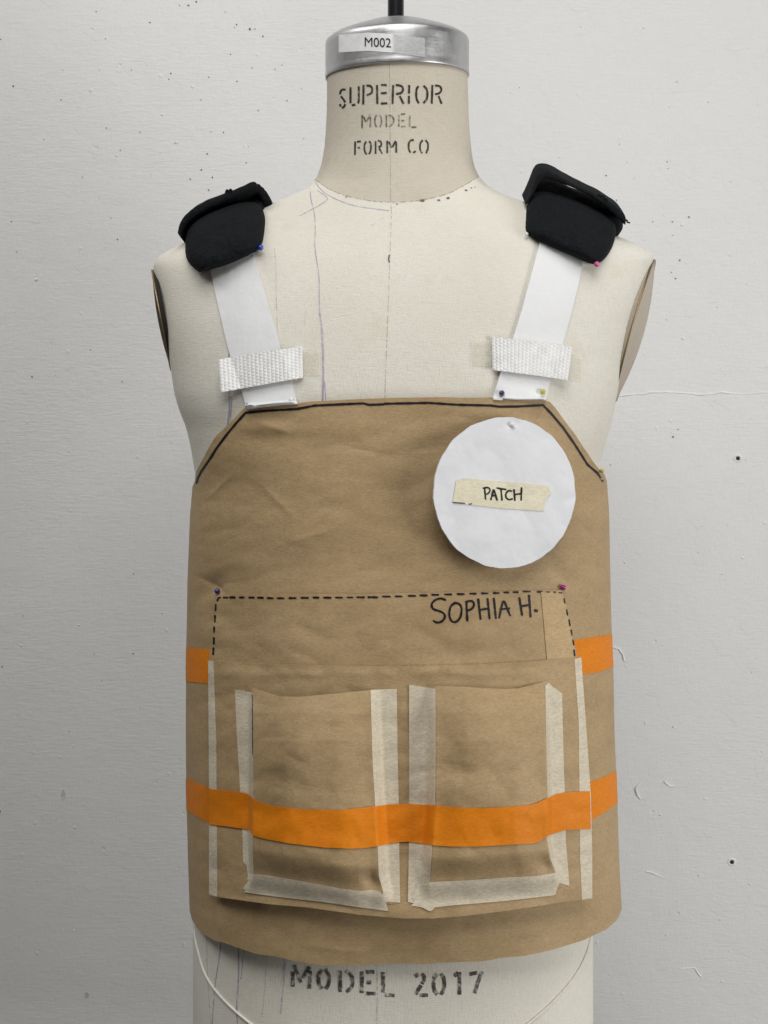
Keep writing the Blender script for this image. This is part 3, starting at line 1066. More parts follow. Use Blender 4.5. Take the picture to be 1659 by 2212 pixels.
def side_band(top, bot, u_in, left, extra=0.0):
    ft, fb = fn_u(top), fn_u(bot)
    phs = []
    inner = None
    a, b = (math.radians(179.5), math.radians(90)) if left else (math.radians(.5), math.radians(90))
    for k in range(400):
        ph = a + (b - a) * k / 399
        u, v = project(vest.at(ph, at_y(IW / 2, (top[0][1] + bot[0][1]) / 2, -.05).z))
        if (left and u > u_in) or (not left and u < u_in):
            inner = ph; break
    outer = math.radians(193) if left else math.radians(-13)
    V = []
    n, m = 60, 14
    for j in range(m + 1):
        for i in range(n + 1):
            ph = inner + (outer - inner) * i / n
            pe = min(max(ph, sil0), sil1)
            zt_, zb_ = vest.solve(pe, ft, zlo, zhi), vest.solve(pe, fb, zlo, zhi)
            p = vest.at(ph, zt_ + (zb_ - zt_) * j / m)
            u, v = project(p)
            nrm = Vector((math.cos(ph), -math.sin(ph), 0))
            V.append(p + nrm * (crease(u, v) + .00135))
    F = grid_faces(n, m, False, not left)
    F = [tuple(reversed(f)) for f in F]
    return mesh_obj('orange_tape_band', V, F, ORANGE, vest_root, thick=.00015)


side_band(zl([(110, 12), (230, 22), (330, 24)]), zl([(110, 211), (230, 222), (330, 226)]), 480, True)
side_band(zl([(110, 778), (235, 825), (330, 850)]), zl([(115, 968), (235, 1032), (330, 1056)]), 480, True)
side_band([(1200, 1386), (1244, 1380.5), (1280, 1375.5), (1318, 1370)], [(1200, 1464), (1262, 1455.6), (1290, 1451), (1320, 1441)], 1222, False)
side_band(zr([(1000, 845), (1203, 797), (1260, 776), (1345, 736)]), zr([(1000, 1062), (1208, 1015), (1280, 975), (1350, 922)]), 1230, False)
band_top = fn_u(zl([(232, 837), (300, 848), (410, 857), (455, 866), (485, 890), (520, 915), (600, 938), (750, 957), (900, 963), (1000, 963), (1100, 953), (1200, 942), (1300, 930), (1390, 927)]) +
                zr([(150, 927), (300, 936), (450, 950), (550, 953), (700, 947), (850, 935), (900, 920), (955, 893), (1000, 873), (1050, 862), (1120, 856), (1210, 853)]))
band_bot = fn_u(zl([(232, 1047), (330, 1058), (430, 1072), (470, 1080), (490, 1113), (540, 1128), (700, 1158), (900, 1182), (1050, 1189), (1130, 1186), (1230, 1172), (1290, 1160), (1345, 1150), (1390, 1148)]) +
                zr([(140, 1150), (200, 1156), (280, 1168), (400, 1177), (550, 1176), (700, 1168), (880, 1157), (910, 1145), (950, 1118), (1000, 1097), (1060, 1080), (1130, 1076), (1210, 1074)]))
mesh_obj('orange_tape_band', *patch_u(451.5, lambda t: 1274.5 + 2 * t, band_top, band_bot, onp(LIFT + .0013), 280, 14), ORANGE, vest_root, thick=.00015)

# marker lines and a dark edge line on the paper
ink_v = onto(t_vest, .0004)
line_l = z4([(199, 712), (207, 680), (232, 630), (300, 530), (340, 465), (410, 370), (480, 285), (550, 207), (700, 193), (920, 180), (1050, 155), (1200, 148), (1400, 139), (1440, 150), (1550, 146)])
line_r = z5([(0, 133), (300, 127), (500, 140), (720, 145), (780, 153), (900, 152), (1075, 143), (1130, 200), (1210, 295), (1290, 410), (1375, 545), (1440, 600), (1476, 654)])
mesh_obj('marker_outline', *strokes([line_l + line_r], 5.0, ink_v, 7, True, .16), INK, shell)
ink_p = onto(t_panel, .0008)
dash = [z4([(a + 4, y), (b - 4, y + .5)]) for a, b, y in [(390, 425, 1537), (437, 477, 1536), (505, 545, 1536), (573, 613, 1537), (635, 680, 1538), (705, 752, 1541), (780, 830, 1542), (865, 917, 1541),
        (950, 1003, 1539), (1035, 1080, 1537), (1112, 1168, 1538), (1197, 1250, 1537), (1280, 1325, 1536), (1352, 1407, 1535), (1435, 1505, 1535), (1537, 1597, 1530)]]
dash += [z5([(a + 4, y), (b - 4, y)]) for a, b, y in [(0, 44, 1434), (75, 125, 1433), (163, 217, 1430), (240, 293, 1427), (322, 370, 1423), (408, 458, 1420), (495, 545, 1418), (578, 625, 1415), (660, 705, 1413),
        (740, 780, 1411), (808, 845, 1407), (872, 905, 1405), (938, 990, 1401), (1035, 1068, 1403)]]
dash += [z4([(349, 1557), (354, 1541), (368, 1536)]), z4([(336, 1590), (335, 1630)]), z4([(331, 1670), (330, 1710)]), z4([(325, 1750), (324, 1788)]), z4([(323, 1828), (322, 1870)]), z4([(320, 1902), (318, 1944)])]
mesh_obj('dashed_marker_line', *strokes(dash, 4.2, ink_p, 3, True, .3), INK, vest_root)
ink_p2 = onto(t_panel, .0016)
dash = [z5(l) for l in [[(1101, 1404), (1118, 1404)], [(1149, 1405), (1161, 1405)], [(1186, 1408), (1201, 1410)], [(1217, 1449), (1222, 1477)], [(1234, 1523), (1240, 1559)], [(1250, 1592), (1256, 1630)], [(1264, 1662), (1270, 1694)], [(1276, 1727), (1282, 1760)], [(1284, 1797), (1288, 1833)]]]
mesh_obj('dashed_marker_line', *strokes(dash, 3.0, ink_p2, 3, True, .3), INK, vest_root)
HAND = [[(415, 1457), (382, 1445), (342, 1458), (318, 1488), (330, 1520), (370, 1531), (405, 1545), (415, 1572), (395, 1603), (360, 1613), (336, 1599)],
        [(482, 1477), (450, 1497), (438, 1550), (452, 1602), (488, 1610), (520, 1573), (527, 1512), (510, 1482), (478, 1478)],
        [(557, 1475), (560, 1540), (563, 1596)], [(556, 1470), (590, 1461), (612, 1480), (600, 1515), (566, 1530)],
        [(637, 1455), (652, 1585)], [(700, 1450), (713, 1582)], [(648, 1525), (706, 1515)],
        [(742, 1448), (756, 1580)],
        [(778, 1578), (790, 1520), (808, 1450), (830, 1510), (852, 1562)], [(786, 1521), (846, 1514)],
        [(915, 1445), (932, 1556)], [(980, 1430), (990, 1570)], [(930, 1500), (986, 1490)], [(1024, 1529), (1031, 1531)]]
mesh_obj('handwritten_name', *strokes([(z5(l), 4.6 if i < len(HAND) - 1 else 8.0) for i, l in enumerate(HAND)], 4.6, ink_p, 3, True, .2, 2), INK, vest_root)
mesh_obj('dark_edge_line', *strokes([zl([(486, 290), (487, 420), (488, 640)])], 1.6, onp(LIFT + .0009), 5, True, .4), INK, vest_root)  # thin dark line along the left pocket's edge

# ------------------------------------------------------------------ straps and webbing


def solid_patch(left, right, top, bot, posf, nu, nv): return patch(left, right, top, bot, posf, nu, nv)


def top_of(trees):
    return lambda u, v: cast(trees, u, v)


sl_l = fn_v(z2([(470, 640), (485, 770), (510, 900), (560, 1120), (600, 1290), (625, 1380), (695, 1590), (730, 1728)]))
sl_r = fn_v(z2([(760, 600), (782, 690), (850, 920), (925, 1180), (957, 1310), (1030, 1530), (1075, 1690)]))
V, F = patch(sl_l, sl_r, lambda s: 520 - 12 * s, lambda s: z2([(0, 1729 - 37 * s)])[0][1] - 1.5 * math.sin(s * 3.1), onto(lambda u, v: min(t_body(u, v), t_vest(u, v) if v > 868 else 9), .0024), 30, 130)
strapL = mesh_obj('shoulder_strap', V, F, WHITE, thick=.0012, label='white cloth strap below the black pad with the blue pin', cat='strap', group='white shoulder straps')
STRL = BVHTree.FromPolygons(V, F)
sr_l = fn_v(z3([(760, 440), (750, 540), (720, 650), (680, 800), (640, 950), (592, 1100), (520, 1300), (490, 1400), (468, 1470)]))
sr_r = fn_v(z3([(1030, 520), (1008, 655), (985, 780), (940, 960), (888, 1150), (818, 1345), (788, 1478)]))
V, F = patch(sr_l, sr_r, lambda s: 505 + 22 * s, lambda s: z3([(0, 1466 + 14 * math.sin(min(1, s * 1.4) * 1.57))])[0][1], onto(lambda u, v: min(t_body(u, v), t_vest(u, v) if v > 858 else 9), .0024), 30, 130)
strapR = mesh_obj('shoulder_strap', V, F, WHITE, thick=.0012, label='white cloth strap pinned with dark purple and yellow heads at its lower end', cat='strap', group='white shoulder straps')
STRR = BVHTree.FromPolygons(V, F)


def webbing(quad, name_label, trees, cols_, rows_):
    (a, b, c, d) = quad            # tl tr br bl
    V = []
    nu, nv = cols_ * 6, rows_ * 6
    for j in range(nv + 1):
        t = j / nv
        for i in range(nu + 1):
            s = i / nu
            u = (a[0] * (1 - s) + b[0] * s) * (1 - t) + (d[0] * (1 - s) + c[0] * s) * t
            v = (a[1] * (1 - s) + b[1] * s) * (1 - t) + (d[1] * (1 - s) + c[1] * s) * t
            bow = math.sin(s * math.pi)
            v += 3.0 * (.25 - (s - .5) ** 2) * (-1) + 1.2 * nz(s * 30, t * 30)
            k = s * cols_
            fr = k - math.floor(k)
            rib = abs(math.sin(k * math.pi)) ** .5
            sft = t * rows_ + (.5 if int(k) % 2 else 0) + abs(fr - .5) * .7
            knot = abs(math.sin(sft * math.pi)) ** .6
            h = .0007 * rib * (.35 + .65 * knot)
            tt = min(cast(trees, u, v), cast((BODY,), u, v))
            V.append(EYE + ray(u, v) * (tt - .0022 - .0018 * bow ** .4 - h))
    o = mesh_obj('webbing_keeper', V, grid_faces(nu, nv), WEB, thick=.0012, label=name_label, cat='webbing band', group='white webbing bands')
    return o


q = z2([(541, 1390), (1108, 1302), (1112, 1512), (556, 1612)])
webbing(q, 'white ribbed webbing band across the strap that ends in a pearl pin', (STRL,), 21, 10)
q = z3([(460, 1098), (945, 1160), (918, 1360), (466, 1298)])
webbing(q, 'white ribbed webbing band across the strap with purple and yellow pins', (STRR,), 21, 10)
# translucent tape holding the webbing to the canvas
def tape_piece(pts_top, pts_bot, u0, u1, label):
    V, F = patch_u(u0, u1, fn_u(pts_top), fn_u(pts_bot), onto(t_body, .0012), 24, 14)
    mesh_obj('clear_tape', V, F, CLEAR, thick=.0001, label=label, cat='tape', group='clear tape by the webbing')


tape_piece(z2([(1090, 1335), (1230, 1330)]), z2([(1090, 1498), (1215, 1495)]), *[z2([(x, 0)])[0][0] for x in (1095, 1222)], 'cloudy clear tape holding the neck-side end of the band over the pearl-pinned strap')
tape_piece(z3([(340, 1125), (470, 1125)]), z3([(340, 1270), (470, 1275)]), *[z3([(x, 0)])[0][0] for x in (342, 470)], 'cloudy clear tape holding the neck-side end of the band over the purple-pinned strap')
tape_piece(z3([(925, 1180), (1010, 1230)]), z3([(915, 1360), (1005, 1355)]), *[z3([(x, 0)])[0][0] for x in (925, 1004)], 'cloudy clear tape at the arm-side end of the band over the purple-pinned strap')

# ------------------------------------------------------------------ round patch
pcx, pcy = z5([(814, 734)])[0]
PRX, PRY = 153.0, 163.0
samples = []
for k in range(24):
    for r in (.3, .6, .95):
        a = 2 * math.pi * k / 24
        samples.append(EYE + ray(pcx + PRX * r * math.cos(a), pcy + PRY * r * math.sin(a)) * t_vest(pcx + PRX * r * math.cos(a), pcy + PRY * r * math.sin(a)))
A = np.array([[p.x, p.z, 1] for p in samples]); Y = np.array([p.y for p in samples])
co, *_ = np.linalg.lstsq(A, Y, rcond=None)
co[1] += .085                       # hangs from its pin: the lower edge tips off the vest


def t_plane(u, v):
    d = ray(u, v)
    return (co[0] * EYE.x + co[1] * EYE.z + co[2] - EYE.y) / (d.y - co[0] * d.x - co[1] * d.z)


gap = max(t_plane(pcx + PRX * r * math.cos(a), pcy + PRY * r * math.sin(a)) - t_vest(pcx + PRX * r * math.cos(a), pcy + PRY * r * math.sin(a))
          for r in (.1, .3, .5, .7, .85, 1) for a in np.linspace(0, 6.28, 36))


def t_patch(u, v):
    r = math.hypot((u - pcx) / PRX, (v - pcy) / PRY)
    h = .0008 * nz(u * .010, v * .010, 4.4) + .0016 * abs(nz(u * .011 + v * .004, v * .013 - u * .003, 1.4)) + .0004 * abs(nz(u * .04, v * .03, 6.4))
    h -= .0016 * math.exp(-(((u - 1108) / 14) ** 2 + ((v - 915) / 10) ** 2))
    return t_plane(u, v) - gap - .0040 - h


S, R = 200, 44
V = []
for j in range(R + 1):
    r = 1 - j / R * .985
    for i in range(S):
        a = 2 * math.pi * i / S
        e = 1 + (.010 * nz(math.cos(a) * 6, math.sin(a) * 6) + .0035 * nz(math.cos(a) * 22, math.sin(a) * 22)) * (r ** 4)
        u, v = pcx + PRX * r * e * math.cos(a), pcy + PRY * r * e * math.sin(a)
        V.append(EYE + ray(u, v) * t_patch(u, v))
F = grid_faces(S, R, True, False)
F.append(tuple(reversed([R * S + i for i in range(S)])))
disc_root = thing('round_patch', V[S // 4], 'white cloth disc with a taped handwritten label, pinned to the chest of the paper vest', 'patch')
disc = mesh_obj('disc', V, F, PATCHW, disc_root, thick=.0020)
tl_top = fn_u(z5([(465, 662), (490, 655), (545, 636), (700, 650), (1000, 675), (1110, 688), (1135, 695)]))
tl_bot = fn_u(z5([(460, 804), (580, 815), (800, 840), (1075, 858), (1135, 862)]))
V, F = patch_u(lambda t: z5([(488 - 24 * t, 0)])[0][0], lambda t: z5([(float(np.interp(t, [0, .25, .6, .8, 1], [1108, 1130, 1088, 1080, 1076])), 0)])[0][0], tl_top, tl_bot, onto(t_patch, .0006), 60, 16)
lt = mesh_obj('tape_label', V, F, TAPE2, disc_root, thick=.0002)
PT = [[(680, 705), (683, 740), (686, 776)], [(672, 703), (703, 697), (719, 714), (707, 738), (687, 746)],
      [(722, 780), (732, 740), (741, 706), (752, 745), (763, 781)], [(727, 756), (757, 750)],
      [(764, 702), (822, 712)], [(790, 708), (797, 783)],
      [(862, 723), (842, 718), (822, 738), (823, 768), (845, 783), (866, 775)],
      [(878, 715), (884, 784)], [(929, 702), (926, 784)], [(882, 746), (928, 740)]]
inkp = onto(t_patch, .0009)
mesh_obj('handwritten_word', *strokes([z5(l) for l in PT], 3.7, inkp, 2, True, .2, 1), INK, lt)
mesh_obj('marker_smear', *strokes([(z5([(466, 800), (500, 802), (545, 805)]), 2.2), (z5([(574, 810), (582, 812), (592, 807)]), 2.2)], 2.2, inkp, 2), INK, lt)

# ------------------------------------------------------------------ black shoulder pads


def resample_closed(pts, n, it=2):
    P = [Vector(p) for p in pts]
    for _ in range(it):
        Q = []
        for a, b in zip(P, P[1:] + P[:1]): Q += [a.lerp(b, .25), a.lerp(b, .75)]
        P = Q
    L = [0]
    for a, b in zip(P, P[1:] + P[:1]): L.append(L[-1] + (b - a).length)
    out = []
    for k in range(n):
        d = L[-1] * k / n
        i = max(j for j in range(len(P)) if L[j] <= d + 1e-9)
        out.append(P[i].lerp(P[(i + 1) % len(P)], (d - L[i]) / max(1e-6, L[i + 1] - L[i])))
    return out


def pillow(outline, yplane, front, back, n=96, R=16, bulge=.5, fold=None, seed=0.0):
    """closed cushion on an outline: yplane(u, v) gives the depth of its rim"""
    P = resample_closed(outline, n, 1)
    c = sum(P, Vector((0, 0))) / n
    V, F = [], []

    def put(q, h):
        d = ray(q.x, q.y)
        V.append(EYE + d * ((yplane(q.x, q.y) - EYE.y) / d.y - h))
    rings = []
    for side in (1, -1):
        for j in range(R + 1):
            if side == -1 and j == 0: continue
            r = 1 - j / R * .97
            base = len(V)
            for p in P:
                q = c.lerp(p, r)
                h = (1 - r ** 2.6) ** bulge
                w = .0030 * nz(q.x * .022, q.y * .03, seed) + .0012 * nz(q.x * .07, q.y * .09, seed)
                hh = (front * h + w * (1 - r ** 6)) if side == 1 else -(back * h)
                if side == 1 and fold: hh += fold(q.x, q.y) * (1 - r ** 8)
                put(q, hh)
            rings.append(base)
    fr = rings[:R + 1]; bk = [rings[0]] + rings[R + 1:]
    for rs, fl in ((fr, True), (bk, False)):
        for a, b in zip(rs[:-1], rs[1:]):
            for i in range(n):
                f = (a + i, b + i, b + (i + 1) % n, a + (i + 1) % n)
                F.append(f if not fl else tuple(reversed(f)))
        f = tuple(rs[-1] + i for i in range(n))
        F.append(f if fl else tuple(reversed(f)))
    return V, F


def strap_bar(top, bot, yf, depth, rise=0.0, n=60, thick_round=.25, seed=0.0):
    """a folded strap whose edge faces the viewer and whose breadth runs back over the shoulder"""
    T = resample_open(top, n); B = resample_open(bot, n)
    V, F = [], []
    sec = 10
    for k, (a, b) in enumerate(zip(T, B)):
        y0 = yf(k / n)
        A3, B3 = at_y(a.x, a.y, y0), at_y(b.x, b.y, y0)
        m = (A3 + B3) / 2; up = (A3 - B3) / 2
        dp = Vector((0, depth / 2, rise / 2))
        ctr = m + dp
        for s in range(sec):
            an = 2 * math.pi * s / sec + math.pi / sec
            cx, cy = math.cos(an), math.sin(an)
            ex = math.copysign(abs(cx) ** .3, cx); ey = math.copysign(abs(cy) ** .25, cy)
            V.append(ctr - dp * ex + up * ey + Vector((0, 0, .0006 * nz(k * .2, s * .5, seed))))
    for k in range(n):
        for s in range(sec):
            F.append((k * sec + s, k * sec + (s + 1) % sec, (k + 1) * sec + (s + 1) % sec, (k + 1) * sec + s))
    F.append(tuple(range(sec))[::-1]); F.append(tuple(n * sec + s for s in range(sec)))
    return V, F


def resample_open(pts, n):
    P = [Vector(p) for p in smooth_line(pts, 2)]
    L = [0]
    for a, b in zip(P[:-1], P[1:]): L.append(L[-1] + (b - a).length)
    out = []
    for k in range(n + 1):
        d = L[-1] * k / n
        i = min(max(j for j in range(len(P)) if L[j] <= d + 1e-9), len(P) - 2)
        out.append(P[i].lerp(P[i + 1], min(1, (d - L[i]) / max(1e-6, L[i + 1] - L[i]))))
    return out


def pad_plane(lo, hi):
    (v0, y0), (v1, y1) = lo, hi
    return lambda u, v: y0 + (y1 - y0) * (v - v0) / (v1 - v0)


ypl = lambda u, v: -.092 + (585 - v) * .00036 + (480 - u) * .00010
padL = thing('shoulder_pad', at_y(480, 560, -.09), 'black cloth shoulder pad with a blue pin head at its corner', 'shoulder pad', 'black shoulder pads')
pil = z2([(316, 590), (318, 690), (345, 745), (405, 800), (430, 800), (600, 752), (780, 675), (840, 625), (862, 500), (852, 395), (815, 330), (700, 318), (560, 358), (420, 420), (332, 500)])
bmain = mesh_obj('cushion', *pillow(pil, ypl, .030, .030, seed=2, bulge=.48), BLACK, padL)
fold_o = z2([(268, 540), (275, 480), (310, 420), (420, 328), (600, 262), (770, 200), (845, 245), (860, 380), (830, 470), (600, 480), (420, 520), (330, 590), (295, 580)])
mesh_obj('inner_fold', *pillow(fold_o, lambda u, v: ypl(u, v) + .017, .012, .024, seed=4, bulge=.4), BLACK, padL)
V, F = strap_bar(z2([(262, 530), (278, 455), (330, 385), (440, 322), (590, 262), (690, 216), (778, 178), (796, 190)]),
                 z2([(290, 570), (300, 520), (350, 450), (440, 390), (590, 320), (690, 280), (775, 245), (800, 240)]), lambda t: -.063 + .008 * t, .046, -.004)
mesh_obj('fold_strap', V, F, BLACK, padL, label='black ribbed strap folded over the top of the pad')
V, F = strap_bar(z2([(770, 200), (800, 196), (835, 215), (872, 262), (898, 318), (906, 342)]),
                 z2([(770, 260), (795, 262), (815, 285), (835, 330), (845, 370), (850, 372)]), lambda t: -.045 + .01 * t, .05, 0, seed=6)
mesh_obj('side_loop', V, F, BLACK, padL)
mesh_obj('stray_thread', *tube_on(z2([(590, 270), (600, 240), (612, 268), (622, 236), (636, 262), (628, 248), (640, 270)]), .0009, lambda u, v: at_y(u, v, -.066), 0), BLACK, padL)

ypr = lambda u, v: -.090 + (575 - v) * .00036 + (u - 1240) * .00010
padR = thing('shoulder_pad', at_y(1240, 550, -.09), 'black cloth shoulder pad with pink and white pin heads at its lower corners', 'shoulder pad', 'black shoulder pads')
pir = z3([(652, 430), (660, 480), (715, 520), (850, 580), (1000, 640), (1085, 672), (1135, 640), (1178, 580), (1200, 520), (1214, 445), (1172, 380), (1005, 294), (850, 240), (750, 222), (698, 248), (666, 335)])
mesh_obj('cushion', *pillow(pir, ypr, .030, .030, seed=12, bulge=.48), BLACK, padR)
fold_o = z3([(668, 320), (690, 240), (722, 165), (780, 140), (860, 160), (915, 194), (975, 216), (1100, 262), (1215, 345), (1262, 430), (1208, 515), (1120, 470), (950, 380), (800, 320), (700, 330)])
mesh_obj('inner_fold', *pillow(fold_o, lambda u, v: ypr(u, v) + .017, .012, .018, seed=14, bulge=.4), BLACK, padR)
V, F = strap_bar(z3([(664, 305), (700, 230), (728, 150), (752, 112), (800, 104), (850, 123), (950, 184), (1080, 244), (1150, 280), (1240, 340), (1270, 378), (1268, 400)]),
                 z3([(684, 300), (722, 228), (745, 178), (770, 160), (800, 160), (850, 172), (935, 203), (1020, 238), (1100, 290), (1195, 366), (1258, 432), (1264, 432)]), lambda t: -.060, .034, .012, seed=8)
mesh_obj('fold_strap', V, F, BLACK, padR, label='black ribbed strap looped over the top of the pad')
mesh_obj('stray_thread', *tube_on(z3([(1095, 262), (1105, 240), (1118, 262), (1130, 250), (1142, 280), (1150, 268), (1160, 295)]), .0008, lambda u, v: at_y(u, v, -.066), 0), BLACK, padR)
mesh_obj('stray_thread', *tube_on(z3([(1262, 395), (1278, 402), (1270, 410), (1292, 416)]), .0006, lambda u, v: at_y(u, v, -.066), 0), BLACK, padR)

PADB = []
dg = bpy.context.evaluated_depsgraph_get()
for ob in list(padL.children) + list(padR.children):
    vs3 = [v.co + ORIGIN[ob] for v in ob.data.vertices]
    PADB.append(BVHTree.FromPolygons(vs3, [tuple(p.vertices) for p in ob.data.polygons]))

# ------------------------------------------------------------------ pins


def sphere(c, r, n=14, m=10):
    V = [c + Vector((0, 0, r))]
    for j in range(1, m):
        for i in range(n):
            a, b = math.pi * j / m, 2 * math.pi * i / n
            V.append(c + Vector((r * math.sin(a) * math.cos(b), r * math.sin(a) * math.sin(b), r * math.cos(a))))
    V.append(c - Vector((0, 0, r)))
    F = []
    for i in range(n): F.append((0, 1 + i, 1 + (i + 1) % n))
    for j in range(m - 2):
        for i in range(n):
            a = 1 + j * n + i; b = 1 + j * n + (i + 1) % n
            F.append((a, a + n, b + n, b))
    L = len(V) - 1
    for i in range(n): F.append((L, 1 + (m - 2) * n + (i + 1) % n, 1 + (m - 2) * n + i))
    return V, F


def rod(a, b, r, n=6):
    d = (b - a).normalized(); s = d.cross(Vector((.3, .2, .9))).normalized(); t = d.cross(s)
    V = [p + s * (r * math.cos(2 * math.pi * k / n)) + t * (r * math.sin(2 * math.pi * k / n)) for p in (a, b) for k in range(n)]
    F = [(k, (k + 1) % n, n + (k + 1) % n, n + k) for k in range(n)]
    return V, F


def pin_mat(name, col, op=1.0):
    M = Mat(name, .12, .6)
    M.color(M.mix(M.noise((300, 300, 300)), [c * .92 for c in col], col))
    M.b.inputs['Coat Weight'].default_value = .4
    return M.m


def pin(u, v, tf, rpx, mat, label, shaft=(2.0, 8.0)):
    t = tf(u, v)
    r = rpx * t / FPX
    c = EYE + ray(u, v) * (t - r * 1.05)
    o = thing('dressmaking_pin', c, label, 'pin', 'round-headed pins')
    mesh_obj('head', *sphere(c, r), mat, o)
    e = EYE + ray(u + shaft[0], v + shaft[1]) * (tf(u + shaft[0], v + shaft[1]) + .004)
    mesh_obj('shaft', *rod(c, e, .00035), STEEL, o)
    return o


PEARL = pin_mat('pearl_head', (.78, .78, .77)); BLUE = pin_mat('blue_head', (.012, .045, .42)); NAVY = pin_mat('dark_blue_head', (.012, .028, .16))
PINK = pin_mat('pink_head', (.62, .10, .30)); MAG = pin_mat('magenta_head', (.36, .006, .22)); PURP = pin_mat('purple_head', (.022, .008, .075))
YEL = pin_mat('yellow_head', (.50, .45, .06)); WHT = pin_mat('white_head', (.82, .82, .80))
t_pads = lambda u, v: min(cast(PADB + [BODY], u + a, v + b) for a, b in ((0, 0), (5, 0), (-5, 0), (0, 5), (0, -5)))
t_strap = lambda u, v: min(cast((STRL, STRR), u, v), t_body(u, v))
DISCB = BVHTree.FromPolygons([v.co + ORIGIN[disc] for v in disc.data.vertices], [tuple(p.vertices) for p in disc.data.polygons])
pin(563, 535, t_pads, 6.2, BLUE, 'bright blue round pin head on the corner of a black pad', (-4, 3))
pin(1138, 506, t_pads, 3.8, WHT, 'tiny white pin head on the neck-side corner of a black pad', (4, 3))
pin(1289, 570.5, t_pads, 6.2, PINK, 'pink round pin head on the bottom corner of a black pad', (-3, -4))
pin(629, 863, t_strap, 5.8, PEARL, 'pearl pin head on the lower end of a white strap', (0, 8))
pin(1084, 849.5, t_strap, 6.4, PURP, 'dark purple pin head on the lower end of a white strap', (-4, 5))
pin(1173, 846.5, t_strap, 6.2, YEL, 'yellow glassy pin head on the lower end of a white strap', (-1, 8))
pin(1107, 917.5, lambda u, v: cast((DISCB,), u, v), 6.0, PEARL, 'pearl pin head at the top of the round white patch', (0, 6))
pin(469, 1277, t_panel, 6.3, NAVY, 'dark blue pin head at the top corner of the pouch panel', (3, 7))
pin(1216.5, 1269, t_panel, 6.3, MAG, 'magenta pin head at the top corner of the pouch panel, below the round patch', (-3, 7))
pin(1301, 1017, lambda u, v: cast((VEST, BODY), u - 4, v), 4.6, YEL, 'pale yellow pin head on the side edge of the paper vest under the armhole', (-6, 3))
pin(533.5, 873.5, t_strap, 3.0, STEEL, 'small grey steel pin head at the folded corner of a white strap', (2, 5))

# ------------------------------------------------------------------ wall details


def wall_pt(u, v, off=0.0): return at_y(u, v, WY - off)


def blob(u, v, rw, rh, off, seed, n=10):
    c = wall_pt(u, v)
    k = (c - EYE).length / FPX
    V = []
    for i in range(n):
        a = 2 * math.pi * i / n
        q = 1 + .5 * nz(i * 1.3, seed)
        V.append(Vector((c.x + rw * k * q * math.cos(a), WY - off, c.z + rh * k * q * math.sin(a))))
    return V


pits = [(x * .4, y * .4, r) for x, y, r in [(520, 63, 1.6), (810, 122, 1.9), (1018, 30, 2.4), (1060, 10, 2), (1278, 133, 1.8), (1350, 158, 2.6), (1377, 157, 1.4), (1420, 197, 1.8), (1267, 150, 1.2),
        (72, 466, 2.0), (570, 210, 1.3), (923, 396, 1.9), (912, 428, 1.4), (1128, 417, 1.8), (1245, 294, 1.6), (1395, 597, 1.8), (538, 380, 1.2), (710, 380, 1.2), (1085, 540, 1.5), (1120, 831, 1.9),
        (1088, 918, 1.8), (1147, 958, 2.2), (1028, 968, 1.8), (1127, 1027, 2.0), (1207, 716, 1.6), (757, 715, 1.4), (1140, 712, 1.3), (635, 1293, 1.6), (62, 1197, 1.6), (173, 2034, 2.0), (1280, 440, 1.5),
        (575, 692, 1.5), (1330, 880, 1.5), (1550, 545, 1.4), (1485, 375, 1.3), (1523, 352, 1.3), (330, 540, 1.3), (970, 30, 1.3), (1218, 65, 1.2), (1362, 368, 1.4), (5, 213, 1.6), (1640, 750, 1.2), (660, 2060, 1.4),
        (490, 1890, 1.3), (90, 1360, 1.2), (446, 957, 1.2), (650, 812, 1.3)]]
pits += [(895.8 + x * .36, 331.8 + y * .36, r) for x, y, r in [(1148, 132, 1.9), (1210, 280, 1.4), (1645, 382, 1.9), (1590, 640, 2.0), (1565, 750, 2.0), (1540, 712, 1.6), (1545, 410, 1.6), (1428, 410, 1.5),
         (1515, 50, 1.5), (1520, 90, 1.2), (900, 150, 1.2), (1550, 1700, 2.0), (1580, 1655, 1.3), (1380, 520, 1.0)]]
pits += [(90 + k, y, r) for k, y, r in [(-85, 1440, 1.8), (-90, 1752, 2.6), (260, 1325, 1.4), (198, 1412, 1.6), (198, 1240, 1.3), (130, 1470, 1.2), (-40, 1330, 1.2), (60, 1580, 1.3)]]
for k in range(80):                                         # many finer dots of painted pit shade between them
    u, v = random.uniform(0, 1659), random.triangular(0, 2212, 300)
    pits.append((u, v, random.uniform(.5, 1.1)))
V, F = [], []
for k, (u, v, r) in enumerate(pits):
    b = len(V)
    r *= .85
    V += blob(u, v, r, r * random.uniform(.8, 1.3), .0006, k * 1.7)
    F.append(tuple(range(b, b + 10)))
mesh_obj('pinhole_shade', V, F, PIT_SHADE, wall, smooth=False, kind='stuff')

